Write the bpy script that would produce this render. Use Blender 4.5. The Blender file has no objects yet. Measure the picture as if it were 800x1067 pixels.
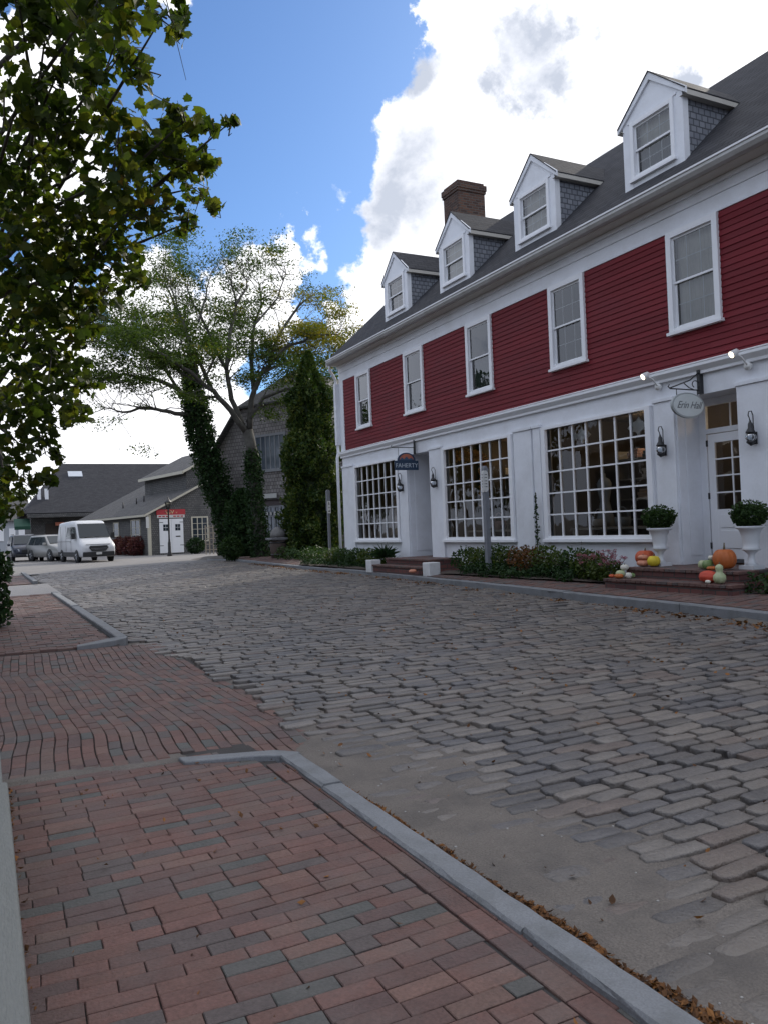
import bpy, bmesh, math, random
import numpy as np
from mathutils import Vector, Matrix
random.seed(7); RNG=np.random.default_rng(11)
S=bpy.context.scene; COL=S.collection
R=math.radians; PI=math.pi
# ------------------------------------------------------------------ camera
F=832.8; CAM=np.array([0,0,1.4]); YAW,PIT,ROL=R(26.587),R(1.091),R(2.213)
fw=np.array([math.sin(YAW)*math.cos(PIT),math.cos(YAW)*math.cos(PIT),math.sin(PIT)])
r0=np.array([math.cos(YAW),-math.sin(YAW),0.]); u0=np.cross(r0,fw)
rt=math.cos(ROL)*r0-math.sin(ROL)*u0; up=math.sin(ROL)*r0+math.cos(ROL)*u0
def ray(x,y): return fw+(x-400)/F*rt-(y-533.5)/F*up
def PY(x,y,Y):                      # where a sight line meets the cross-street plane at distance Y
    r=ray(x,y); return CAM+r*(Y/r[1])
def PXp(x,y,X):
    r=ray(x,y); return CAM+r*(X/r[0])
cam=bpy.data.cameras.new('camera'); co=bpy.data.objects.new('camera',cam); COL.objects.link(co)
cam.sensor_fit='HORIZONTAL'; cam.sensor_width=36; cam.lens=36*F/800; cam.clip_start=.05; cam.clip_end=3000
m=Matrix(((rt[0],up[0],-fw[0],0),(rt[1],up[1],-fw[1],0),(rt[2],up[2],-fw[2],1.4),(0,0,0,1))); co.matrix_world=m
S.camera=co
S.view_settings.view_transform='Standard'; S.view_settings.look='None'; S.view_settings.gamma=1; S.view_settings.exposure=0.66
# ------------------------------------------------------------------ materials
def nn(nt,t,**k):
    n=nt.nodes.new(t)
    for a,b in k.items(): setattr(n,a,b)
    return n
def ramp(nt,stops,interp='LINEAR'):
    n=nn(nt,'ShaderNodeValToRGB'); cr=n.color_ramp; cr.interpolation=interp
    while len(cr.elements)<len(stops): cr.elements.new(.5)
    for e,(p,c) in zip(cr.elements,stops):
        e.position=p; e.color=(*c,1) if len(c)==3 else c
    return n
def mth(nt,op,a,b=None,clamp=False):
    n=nn(nt,'ShaderNodeMath',operation=op,use_clamp=clamp)
    for i,v in enumerate((a,b)):
        if v is None: continue
        if isinstance(v,(int,float)): n.inputs[i].default_value=v
        else: nt.links.new(v,n.inputs[i])
    return n.outputs[0]
def mixc(nt,f,a,b,mode='MIX'):
    n=nn(nt,'ShaderNodeMix',data_type='RGBA',blend_type=mode)
    for i,v in ((0,f),(6,a),(7,b)):
        if isinstance(v,(int,float)): n.inputs[i].default_value=v
        elif isinstance(v,(tuple,list)): n.inputs[i].default_value=(*v[:3],1)
        else: nt.links.new(v,n.inputs[i])
    return n.outputs[2]
MATS={}
def mat(name,col=(.5,.5,.5),rough=.6,var=.12,scale=6.,bump=.0,bscale=40.,metal=0.,stain=None,stain_amt=0.,stain_scale=2.,island=None,spec=.5,emis=None,coords='Object',fine=None,stretch=(1,1,1)):
    if name in MATS: return MATS[name]
    M_=bpy.data.materials.new(name); M_.use_nodes=True; nt=M_.node_tree; L=nt.links
    b=nt.nodes['Principled BSDF']; b.inputs['Roughness'].default_value=rough; b.inputs['Metallic'].default_value=metal
    b.inputs['Specular IOR Level'].default_value=spec
    tc=nn(nt,'ShaderNodeTexCoord'); mp=nn(nt,'ShaderNodeMapping'); mp.inputs['Scale'].default_value=stretch
    L.new(tc.outputs[coords],mp.inputs[0]); V=mp.outputs[0]
    n1=nn(nt,'ShaderNodeTexNoise'); n1.inputs['Scale'].default_value=scale; n1.inputs['Detail'].default_value=6; L.new(V,n1.inputs['Vector'])
    c=col
    if island:
        g=nn(nt,'ShaderNodeNewGeometry'); rp=ramp(nt,island,'CONSTANT' if len(island)>3 else 'LINEAR'); L.new(g.outputs['Random Per Island'],rp.inputs[0]); c=rp.outputs[0]
    v=mth(nt,'MULTIPLY_ADD',n1.outputs[0],2*var); nt.nodes[-1].inputs[2].default_value=1-var
    cc=mixc(nt,1.,c,v,'MULTIPLY')
    if fine:
        n3=nn(nt,'ShaderNodeTexNoise'); n3.inputs['Scale'].default_value=fine[0]; n3.inputs['Detail'].default_value=3; L.new(V,n3.inputs['Vector'])
        v3=mth(nt,'MULTIPLY_ADD',n3.outputs[0],2*fine[1]); nt.nodes[-1].inputs[2].default_value=1-fine[1]
        cc=mixc(nt,1.,cc,v3,'MULTIPLY')
    if stain:
        n2=nn(nt,'ShaderNodeTexNoise'); n2.inputs['Scale'].default_value=stain_scale; n2.inputs['Detail'].default_value=8; n2.inputs['Roughness'].default_value=.65; L.new(V,n2.inputs['Vector'])
        rp2=ramp(nt,[(.45,(0,0,0)),(.68,(1,1,1))]); L.new(n2.outputs[0],rp2.inputs[0])
        f=mth(nt,'MULTIPLY',rp2.outputs[0],stain_amt); cc=mixc(nt,f,cc,stain)
    L.new(cc,b.inputs['Base Color'])
    if bump:
        nb=nn(nt,'ShaderNodeTexNoise'); nb.inputs['Scale'].default_value=bscale; nb.inputs['Detail'].default_value=5; L.new(V,nb.inputs['Vector'])
        bp=nn(nt,'ShaderNodeBump'); bp.inputs['Strength'].default_value=bump; bp.inputs['Distance'].default_value=.01; L.new(nb.outputs[0],bp.inputs['Height']); L.new(bp.outputs[0],b.inputs['Normal'])
    if emis: b.inputs['Emission Color'].default_value=(*emis[0],1); b.inputs['Emission Strength'].default_value=emis[1]
    MATS[name]=M_; return M_
def shingle(name,col,col2,mortar,w=.14,h=.13,bump=.6,stain=(.1,.1,.09),samt=.35,offset=.5,rough=.8,ms=.012):
    M_=bpy.data.materials.new(name); M_.use_nodes=True; nt=M_.node_tree; L=nt.links; b=nt.nodes['Principled BSDF']; b.inputs['Roughness'].default_value=rough; b.inputs['Specular IOR Level'].default_value=.12
    tc=nn(nt,'ShaderNodeTexCoord'); nz=nn(nt,'ShaderNodeTexNoise'); nz.inputs['Scale'].default_value=3; L.new(tc.outputs['UV'],nz.inputs['Vector'])
    vm=nn(nt,'ShaderNodeVectorMath',operation='MULTIPLY_ADD'); L.new(nz.outputs['Color'],vm.inputs[0]); vm.inputs[1].default_value=(.03,.025,0); L.new(tc.outputs['UV'],vm.inputs[2])
    br=nn(nt,'ShaderNodeTexBrick'); br.offset=offset; br.inputs['Scale'].default_value=1; br.inputs['Brick Width'].default_value=w; br.inputs['Row Height'].default_value=h; br.inputs['Mortar Size'].default_value=ms; br.inputs['Mortar Smooth'].default_value=.3; br.inputs['Bias'].default_value=0
    br.inputs['Color1'].default_value=(*col,1); br.inputs['Color2'].default_value=(*col2,1); br.inputs['Mortar'].default_value=(*mortar,1); L.new(vm.outputs[0],br.inputs['Vector'])
    n2=nn(nt,'ShaderNodeTexNoise'); n2.inputs['Scale'].default_value=1.1; n2.inputs['Detail'].default_value=8; L.new(tc.outputs['UV'],n2.inputs['Vector'])
    rp=ramp(nt,[(.4,(0,0,0)),(.7,(1,1,1))]); L.new(n2.outputs[0],rp.inputs[0]); f=mth(nt,'MULTIPLY',rp.outputs[0],samt)
    L.new(mixc(nt,f,br.outputs[0],stain),b.inputs['Base Color'])
    n3=nn(nt,'ShaderNodeTexNoise'); n3.inputs['Scale'].default_value=60; L.new(tc.outputs['UV'],n3.inputs['Vector'])
    hh=mth(nt,'MULTIPLY_ADD',br.outputs[1],-1.); L.new(mth(nt,'MULTIPLY',n3.outputs[0],.4),nt.nodes[-2].inputs[2])
    bp=nn(nt,'ShaderNodeBump'); bp.inputs['Strength'].default_value=bump; bp.inputs['Distance'].default_value=.015; L.new(hh,bp.inputs['Height']); L.new(bp.outputs[0],b.inputs['Normal'])
    MATS[name]=M_; return M_
def leafmat(name,stops,trans=.45,rough=.5,tint=1.25):
    M_=bpy.data.materials.new(name); M_.use_nodes=True; nt=M_.node_tree; L=nt.links
    nt.nodes.remove(nt.nodes['Principled BSDF']); out=nt.nodes['Material Output']
    g=nn(nt,'ShaderNodeNewGeometry'); tc=nn(nt,'ShaderNodeTexCoord')
    n=nn(nt,'ShaderNodeTexNoise'); n.inputs['Scale'].default_value=1.3; n.inputs['Detail'].default_value=2; L.new(tc.outputs['Object'],n.inputs['Vector'])
    s=mth(nt,'ADD',mth(nt,'MULTIPLY',g.outputs['Random Per Island'],.6),mth(nt,'MULTIPLY',n.outputs[0],.8)); s=mth(nt,'SUBTRACT',s,.2)
    rp=ramp(nt,stops); L.new(s,rp.inputs[0])
    d=nn(nt,'ShaderNodeBsdfPrincipled'); d.inputs['Roughness'].default_value=rough; d.inputs['Specular IOR Level'].default_value=.2; L.new(rp.outputs[0],d.inputs['Base Color'])
    t=nn(nt,'ShaderNodeBsdfTranslucent'); L.new(mixc(nt,1.,rp.outputs[0],(tint*1.12,tint*1.2,tint*.5),'MULTIPLY'),t.inputs[0])
    mx=nn(nt,'ShaderNodeMixShader'); mx.inputs[0].default_value=trans; L.new(d.outputs[0],mx.inputs[1]); L.new(t.outputs[0],mx.inputs[2]); L.new(mx.outputs[0],out.inputs[0])
    MATS[name]=M_; return M_
def glassmat(name,tint=(.75,.8,.8),boost=1.6,rough=.01,wav=.0):
    M_=bpy.data.materials.new(name); M_.use_nodes=True; nt=M_.node_tree; L=nt.links
    nt.nodes.remove(nt.nodes['Principled BSDF']); out=nt.nodes['Material Output']
    tr=nn(nt,'ShaderNodeBsdfTransparent'); tr.inputs[0].default_value=(*tint,1)
    gl=nn(nt,'ShaderNodeBsdfGlossy'); gl.inputs['Roughness'].default_value=rough
    fr=nn(nt,'ShaderNodeFresnel'); fr.inputs[0].default_value=1.5
    f=mth(nt,'MULTIPLY',fr.outputs[0],boost,True)
    if wav:
        tc=nn(nt,'ShaderNodeTexCoord'); n=nn(nt,'ShaderNodeTexNoise'); n.inputs['Scale'].default_value=2.2; L.new(tc.outputs['Object'],n.inputs['Vector'])
        bp=nn(nt,'ShaderNodeBump'); bp.inputs['Strength'].default_value=wav; bp.inputs['Distance'].default_value=.02; L.new(n.outputs[0],bp.inputs['Height']); L.new(bp.outputs[0],gl.inputs['Normal'])
    mx=nn(nt,'ShaderNodeMixShader'); L.new(f,mx.inputs[0]); L.new(tr.outputs[0],mx.inputs[1]); L.new(gl.outputs[0],mx.inputs[2]); L.new(mx.outputs[0],out.inputs[0])
    MATS[name]=M_; return M_
WHITE=mat('white_paint',(.74,.76,.80),.45,.05,3,.12,30,stain=(.5,.5,.5),stain_amt=.38,stain_scale=1.4,fine=(25,.04))
WHITE2=mat('white_trim_paint',(.78,.79,.81),.4,.04,5,.08,40)
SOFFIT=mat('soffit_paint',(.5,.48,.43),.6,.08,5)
RED=mat('red_clapboard_paint',(.2,.014,.022),.6,.16,1.6,.2,25,stain=(.13,.018,.026),stain_amt=.55,stain_scale=2.2,fine=(40,.12),stretch=(1,.35,1),spec=.2,island=[(0,(.140,.010,.016)),(.5,(.160,.013,.019)),(1,(.185,.017,.025))])
ROOF=shingle('dark_asphalt_shingle',(.036,.037,.043),(.056,.057,.063),(.02,.02,.023),.3,.14,.5,(.045,.045,.05),.5)
CEDARB=shingle('blue_grey_cedar_shingle',(.29,.305,.335),(.225,.24,.27),(.09,.095,.105),.13,.105,.8,(.13,.14,.17),.35)
CEDAR=shingle('weathered_cedar_shingle',(.38,.355,.345),(.27,.25,.24),(.05,.045,.045),.2,.19,.9,(.1,.095,.095),.5)
CEDARD=shingle('dark_cedar_shingle',(.17,.165,.16),(.12,.118,.116),(.03,.03,.033),.16,.14,.8,(.07,.075,.075),.5)
BROOF=shingle('grey_roof_shingle',(.125,.122,.12),(.095,.093,.092),(.04,.04,.045),.3,.16,.5,(.065,.062,.06),.5)
CHIM=shingle('chimney_brick',(.15,.08,.055),(.06,.038,.034),(.12,.11,.10),.21,.075,.8,(.07,.05,.045),.6)
STEPB=shingle('step_brick',(.17,.075,.065),(.11,.055,.055),(.08,.07,.065),.21,.1,.7,(.07,.05,.05),.6)
GLASS=glassmat('window_glass',(.8,.84,.84),2.2,.01,.12); SHOPG=glassmat('shop_window_glass',(.82,.84,.84),1.1,.01,.1)
CARG=mat('car_glass',(.02,.03,.04),.12,.1,spec=.35)
IRON=mat('black_iron',(.018,.018,.02),.45,.15,10,.1,50,spec=.5)
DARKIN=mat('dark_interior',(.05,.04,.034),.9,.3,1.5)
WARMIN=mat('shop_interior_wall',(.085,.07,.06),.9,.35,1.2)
SHELF=mat('shelf_board',(.32,.3,.27),.6,.15)
CURT=mat('cream_curtain',(.6,.56,.5),.9,.15,3,.2,20)
DCURT=mat('slate_screen',(.07,.085,.1),.8,.2,6,stretch=(1,6,.4))
GRAN=mat('granite_kerb',(.17,.178,.19),.75,.15,4,.5,60,stain=(.10,.105,.105),stain_amt=.6,stain_scale=5,fine=(140,.35))
BRISL=[(0,(.120,.062,.050)),(.14,(.100,.056,.048)),(.28,(.134,.068,.056)),(.4,(.092,.055,.050)),(.52,(.122,.072,.058)),(.64,(.084,.066,.062)),(.76,(.112,.057,.047)),(.88,(.074,.073,.068)),(.95,(.142,.080,.064))]
BRICKM=mat('pavement_brick',(.15,.08,.07),.72,.3,9,.55,90,stain=(.11,.095,.09),stain_amt=.5,stain_scale=2.6,island=BRISL,fine=(70,.45))
COBM=mat('cobble_stone',(.15,.15,.16),.45,.38,7,.8,60,stain=(.135,.115,.096),stain_amt=.65,stain_scale=.9,island=[(0,(.078,.073,.072)),(.22,(.108,.098,.092)),(.42,(.134,.120,.109)),(.6,(.094,.089,.09)),(.75,(.155,.137,.122)),(.9,(.116,.092,.08))],fine=(60,.3))
SAND=mat('road_sand',(.135,.118,.104),.92,.25,3,1.,90,stain=(.085,.076,.07),stain_amt=.75,stain_scale=3.5,fine=(120,.55))
JOINT=mat('joint_grit',(.04,.036,.035),.95,.3,5,.6,90,fine=(150,.4))
ASPH=mat('worn_asphalt',(.2,.19,.185),.85,.2,.8,.4,50,stain=(.14,.135,.13),stain_amt=.5,stain_scale=.5,fine=(30,.2))
SOIL=mat('garden_soil',(.06,.045,.035),.95,.3,4,.7,30)
GROUNDM=mat('ground_soil',(.11,.1,.09),.95,.25,.3,.4,8)
WOODG=mat('weathered_timber',(.16,.165,.155),.85,.15,3,.6,30,stain=(.15,.155,.15),stain_amt=.5,stain_scale=6,stretch=(6,1,6),fine=(40,.2))
BARK=mat('tree_bark',(.055,.05,.043),.9,.35,5,.9,25,stain=(.15,.15,.13),stain_amt=.5,stain_scale=3)
TWIG=mat('twig_bark',(.07,.06,.052),.9,.3,5)
# ------------------------------------------------------------------ mesh builder
OFF={}
class MB:
    def __init__(s): s.v=[]; s.f=[]; s.sm=[]
    def add(s,vs,fs,smooth=False):
        o=len(s.v); s.v.extend([tuple(map(float,q)) for q in vs]); s.f.extend([tuple(i+o for i in f) for f in fs]); s.sm.extend([smooth]*len(fs)); return s
    def box(s,x0,x1,y0,y1,z0,z1):
        if x0>x1:x0,x1=x1,x0
        if y0>y1:y0,y1=y1,y0
        if z0>z1:z0,z1=z1,z0
        return s.add([(x0,y0,z0),(x1,y0,z0),(x1,y1,z0),(x0,y1,z0),(x0,y0,z1),(x1,y0,z1),(x1,y1,z1),(x0,y1,z1)],[(0,3,2,1),(4,5,6,7),(0,1,5,4),(1,2,6,5),(2,3,7,6),(3,0,4,7)])
    def poly(s,pts): return s.add(pts,[tuple(range(len(pts)))])
    def prism(s,pts,vec):
        n=len(pts); P=[np.array(p,float) for p in pts]; Q=[p+np.array(vec) for p in P]
        return s.add(P+Q,[tuple(range(n))[::-1],tuple(range(n,2*n))]+[(i,(i+1)%n,n+(i+1)%n,n+i) for i in range(n)])
    def tube(s,pts,rad,n=8,cap=True):
        P=[np.array(p,float) for p in pts]; k=len(P)
        if not hasattr(rad,'__len__'): rad=[rad]*k
        vs=[]; prev=None
        for i in range(k):
            t=P[min(i+1,k-1)]-P[max(i-1,0)]; t=t/(np.linalg.norm(t)+1e-9)
            a=prev if prev is not None else (np.array([1,0,0.]) if abs(t[0])<.9 else np.array([0,1.,0]))
            a=a-t*(a@t); a/=np.linalg.norm(a)+1e-9; prev=a; b=np.cross(t,a)
            for j in range(n):
                w=2*PI*j/n; vs.append(P[i]+rad[i]*(math.cos(w)*a+math.sin(w)*b))
        fs=[(i*n+j,i*n+(j+1)%n,(i+1)*n+(j+1)%n,(i+1)*n+j) for i in range(k-1) for j in range(n)]
        if cap: fs+= [tuple(range(n))[::-1],tuple(range((k-1)*n,k*n))]
        return s.add(vs,fs,True)
    def lathe(s,prof,c=(0,0,0),n=20,sx=1,sy=1,rib=0,nr=0,ax='z'):
        vs=[]
        for (r,z) in prof:
            for j in range(n):
                w=2*PI*j/n; rr=r*(1+rib*(abs(math.cos(nr*w/2))-.6)) if nr else r
                q=(rr*math.cos(w)*sx,rr*math.sin(w)*sy,z)
                if ax=='x': q=(q[2],q[0],q[1])
                if ax=='y': q=(q[0],q[2],q[1])
                vs.append((q[0]+c[0],q[1]+c[1],q[2]+c[2]))
        k=len(prof); fs=[(i*n+j,i*n+(j+1)%n,(i+1)*n+(j+1)%n,(i+1)*n+j) for i in range(k-1) for j in range(n)]
        fs+=[tuple(range(n))[::-1],tuple(range((k-1)*n,k*n))]
        return s.add(vs,fs,True)
    def build(s,name,m,parent=None,base=None,bevel=0,uv=False,local=False):
        me=bpy.data.meshes.new(name)
        off=np.zeros(3)
        if parent is not None and not local: off=OFF.get(parent.name,np.zeros(3))
        elif base is not None: off=np.array(base,float)
        me.from_pydata([tuple(np.array(v)-off) for v in s.v],[],s.f)
        me.polygons.foreach_set('use_smooth',s.sm)
        if uv: planar_uv(me)
        me.materials.append(m); me.update()
        o=bpy.data.objects.new(name,me); COL.objects.link(o)
        if parent is not None: o.parent=parent
        elif base is not None: o.location=tuple(off)
        OFF[o.name]=off
        if bevel:
            b=o.modifiers.new('bevel','BEVEL'); b.width=bevel; b.segments=2; b.limit_method='ANGLE'
        return o
def planar_uv(me):
    uvl=me.uv_layers.new(name='UVMap'); 
    for p in me.polygons:
        n=np.array(p.normal); z=np.array([0,0,1.])
        if abs(n[2])>.98: u=np.array([1,0,0.]); v=np.array([0,1.,0])
        else:
            u=np.cross(z,n); u/=np.linalg.norm(u); v=np.cross(n,u)
        for li in p.loop_indices:
            c=np.array(me.vertices[me.loops[li].vertex_index].co); uvl.data[li].uv=(c@u,c@v)
def setp(o,label=None,cat=None,group=None,kind=None):
    if label: o['label']=label
    if cat: o['category']=cat
    if group: o['group']=group
    if kind: o['kind']=kind
    return o
def thing(name,label,cat,loc=(0,0,0),rz=0.,group=None):
    o=bpy.data.objects.new(name,None); COL.objects.link(o); o.location=tuple(map(float,loc)); o.rotation_euler=(0,0,rz); o.empty_display_size=.2
    OFF[o.name]=np.array(loc,float) if rz==0 else np.zeros(3)
    return setp(o,label,cat,group)
def copy_tree(o,parent=None,loc=None,rz=None,label=None,scale=None):
    c=o.copy(); COL.objects.link(c)
    if parent is not None: c.parent=parent
    if loc is not None: c.location=tuple(map(float,loc))
    if rz is not None: c.rotation_euler=(0,0,rz)
    if scale is not None: c.scale=(scale,)*3
    if label: c['label']=label
    for ch in list(o.children): copy_tree(ch,c)
    return c
def text_mesh(body,size,M4,name,m,parent,shear=0.,extr=.002,local=False,align='CENTER',spacing=1.):
    cu=bpy.data.curves.new(name,'FONT'); cu.body=body; cu.size=size; cu.align_x=align; cu.align_y='CENTER'; cu.extrude=extr; cu.shear=shear; cu.space_character=spacing
    to=bpy.data.objects.new('tmp',cu); COL.objects.link(to); bpy.context.view_layer.update()
    dg=bpy.context.evaluated_depsgraph_get(); me=bpy.data.meshes.new_from_object(to.evaluated_get(dg)); bpy.data.objects.remove(to)
    off=OFF.get(parent.name,np.zeros(3)) if not local else np.zeros(3)
    me.transform(Matrix.Translation(tuple(-off)) @ M4); me.name=name; me.materials.clear(); me.materials.append(m)
    o=bpy.data.objects.new(name,me); COL.objects.link(o); o.parent=parent; OFF[o.name]=off; return o
def frame4(o,x,y):
    x=Vector(x).normalized(); y=Vector(y); y=(y-x*y.dot(x)).normalized(); z=x.cross(y)
    return Matrix(((x[0],y[0],z[0],o[0]),(x[1],y[1],z[1],o[1]),(x[2],y[2],z[2],o[2]),(0,0,0,1)))
# ------------------------------------------------------------------ heights
def sst(a,b,x):
    t=np.clip((x-a)/(b-a),0,1); return t*t*(3-2*t)
def zr(x,y):                                   # top of the cobbled road
    t=1-sst(32,46,y)
    return t*(-.045+.19*np.clip((x-1.8)/6,0,1.2))
KR=[(7.75,-2),(7.78,3),(7.82,6.13),(7.98,7.68),(8.1,9.71),(8.4,12.83),(8.8,17.7),(9.0,25.2),(9.35,30),(9.73,35),(10.0,40),(10.7,43),(12.2,44.6),(15,45.5)]
def kx(y): return np.interp(y,[p[1] for p in KR],[p[0] for p in KR])
def zk(y): return .27-.15*sst(32,42,y)         # top of far kerb
def zs(x,y): return zk(y)+.07*np.clip((x-kx(y))/1.0,0,1)
# noise helper
def vnoise(x,y,s,seed=0):
    x=np.asarray(x,float)/s; y=np.asarray(y,float)/s; xi=np.floor(x).astype(int); yi=np.floor(y).astype(int); fx=x-xi; fy=y-yi
    fx=fx*fx*(3-2*fx); fy=fy*fy*(3-2*fy)
    def h(a,b):
        n=(a*374761393+b*668265263+seed*974711)&0x7fffffff; n=((n^(n>>13))*1274126177)&0x7fffffff; return ((n^(n>>16))&0xffff)/65535.
    return (h(xi,yi)*(1-fx)+h(xi+1,yi)*fx)*(1-fy)+(h(xi,yi+1)*(1-fx)+h(xi+1,yi+1)*fx)*fy
def grid(name,xs,ys,zf,m,keep=None,kind='structure',label=None,cat=None,smooth=True):
    X,Y=np.meshgrid(xs,ys); Z=zf(X,Y); nx=len(xs); ny=len(ys)
    V=np.stack([X,Y,Z],-1).reshape(-1,3)
    fs=[]
    for j in range(ny-1):
        for i in range(nx-1):
            if keep is None or keep((xs[i]+xs[i+1])/2,(ys[j]+ys[j+1])/2):
                a=j*nx+i; fs.append((a,a+1,a+nx+1,a+nx))
    M_=MB(); M_.v=[tuple(v) for v in V]; M_.f=fs; M_.sm=[smooth]*len(fs)
    o=M_.build(name,m); setp(o,label,cat,None,kind); return o
# ================================================================== GROUND
def zground(x,y):
    z=np.where(x<1.6,-.07,zr(x,y)-.09)
    z=np.where(x>kx(y)+.08,zk(y)-.02,z)
    z=np.where((x>10)&(y<46),.25,z)
    far=sst(41,47,y); return z*(1-far)+(-.03)*far
gx=np.concatenate([[-900,-300,-100,-40,-20,-10,-5],np.arange(-3,16,.5),[18,22,30,45,80,200,500,900]])
gy=np.concatenate([[-900,-300,-80,-30,-10],np.arange(-4,52,.75),[55,60,70,90,120,200,500,1500]])
grid('ground',gx,gy,zground,GROUNDM)
# --- left kerb line
KX=1.7
def near_left(x,y): return x<KX
# cobbles
def cobbles():
    V=[];Fc=[]; k=0; y=-1.; row=0
    while y<37.5:
        wrow=RNG.uniform(.098,.125); L0=1.6
        x=L0-RNG.uniform(0,.3)
        far=y>20
        while x<kx(min(y,44))-.02:
            ln=RNG.uniform(.19,.35); wd=wrow
            cx=x+ln/2
            wob=.22*(vnoise(cx,y,2.6,3)-.5)+.10*(vnoise(cx,y,1.1,5)-.5)
            # the brick crossing takes a wedge on the left
            lim=left_limit(y+wob)
            if cx-ln/2>lim-.05:
                n=12; a0=ln/2-.003*RNG.uniform(.4,3); b0=wd/2-.003*RNG.uniform(.3,3.2)
                ex=RNG.uniform(4.5,9); ang=np.linspace(0,2*PI,n,endpoint=False)+PI/n
                c=np.cos(ang); s_=np.sin(ang); ux=np.sign(c)*np.abs(c)**(2/ex); uy=np.sign(s_)*np.abs(s_)**(2/ex)
                jx=RNG.normal(0,.007,n); jy=RNG.normal(0,.0045,n)
                rot=RNG.normal(0,.03); 
                tz=RNG.normal(0,.004); tx=RNG.normal(0,.015); ty=RNG.normal(0,.035)
                rings=[(1.0,-.08),(1.0,-.013),(.97,-.005),(.88,-.001),(.5,.001)]
                base=len(V)
                for sc,dz in rings:
                    px=ux*a0*(1-(1-sc)*b0/a0)+jx*(sc>.6); py=uy*b0*sc+jy*(sc>.6)
                    X_=cx+px*math.cos(rot)-py*math.sin(rot); Y_=y+wob+px*math.sin(rot)+py*math.cos(rot)
                    Z_=zr(cx,y)+dz+tz+px*tx+py*ty
                    V.extend(zip(X_,Y_,Z_))
                V.append((cx,y+wob,zr(cx,y)+.005+tz))
                for r_ in range(4):
                    for j in range(n): Fc.append((base+r_*n+j,base+r_*n+(j+1)%n,base+(r_+1)*n+(j+1)%n,base+(r_+1)*n+j))
                for j in range(n): Fc.append((base+4*n+j,base+4*n+(j+1)%n,base+5*n))
            x+=ln+RNG.uniform(.001,.008)
        y+=wrow+RNG.uniform(.006,.015)*(1 if y<15 else 1.2); row+=1
    M_=MB(); M_.v=[tuple(map(float,v)) for v in V]; M_.f=Fc; M_.sm=[True]*len(Fc)
    setp(M_.build('cobbled_road',COBM),kind='structure')
def left_limit(y):
    # left edge of the cobbles along the street: kerb, brick crossing, kerb
    return float(np.interp(y,[-2,4.6,4.7,5.2,7,9.3,10.9,11.4,22.4,23,28,29,40],[KX+.1,KX+.1,1.9,1.95,2.0,2.0,1.72,1.72,1.72,1.4,1.4,1.6,1.6]))
cobbles()
# sand between and over the stones
def zsand(x,y):
    d=x-(KX+.1)
    wob=vnoise(x,y,1.3,9)*.6+vnoise(x,y,.45,19)*.35
    near=np.clip((.72+wob*1.25-d)/1.25,0,1)*(1-sst(4.3,5.5,y+.5*wob))
    cross=np.clip(1-np.hypot((x-2.15)/.45,(y-5.7)/1.1)+.3*(wob-.5),0,1)
    right=(1-sst(.1,1.1+.6*wob,kx(y)-x))
    n=vnoise(x,y,.5,1)*.5+vnoise(x,y,1.9,2)*.5
    patch=np.clip((vnoise(x,y,2.2,7)-.55)*3,0,1)
    lift=-.046+.014*n+.044*near**.55+.03*cross**.7+.030*right*n*1.3+.022*patch*n+.016*(vnoise(x,y,.2,31)-.5)*(near<.98)
    fine=.004*(vnoise(x,y,.07,4)-.5)
    return zr(x,y)+np.minimum(lift,.009)+fine
def zbed(x,y): return zr(x,y)-.033+.008*(vnoise(x,y,.3,14)-.5)
grid('road_bed',np.concatenate([np.arange(1.6,5.2,.12),np.arange(5.2,10.4,.3)]),np.arange(-1,46,.3),zbed,JOINT,keep=lambda x,y:x<kx(y)+.05)
grid('road_sand',np.concatenate([np.arange(1.6,5.2,.045),np.arange(5.2,10.4,.15)]),np.concatenate([np.arange(-1,9,.045),np.arange(9,46,.25)]),zsand,SAND,keep=lambda x,y:x<kx(y)+.05)
# asphalt beyond the cobbles
def zasph(x,y): return zr(x,y)*0+np.where(y<42,zr(x,y)+.008,zr(x,y)+.004)
grid('asphalt_road',np.arange(-14,26,1.),np.concatenate([np.arange(37,48,.5),np.arange(48,90,4)]),zasph,ASPH,keep=lambda x,y: (x<kx(y)-.1 and x>-14) or y>47)
grid('side_road',np.arange(-14,2.1,1.),np.array([36.,38.,40.,42.,44,48]),lambda x,y:0*x+.002,ASPH)
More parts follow.
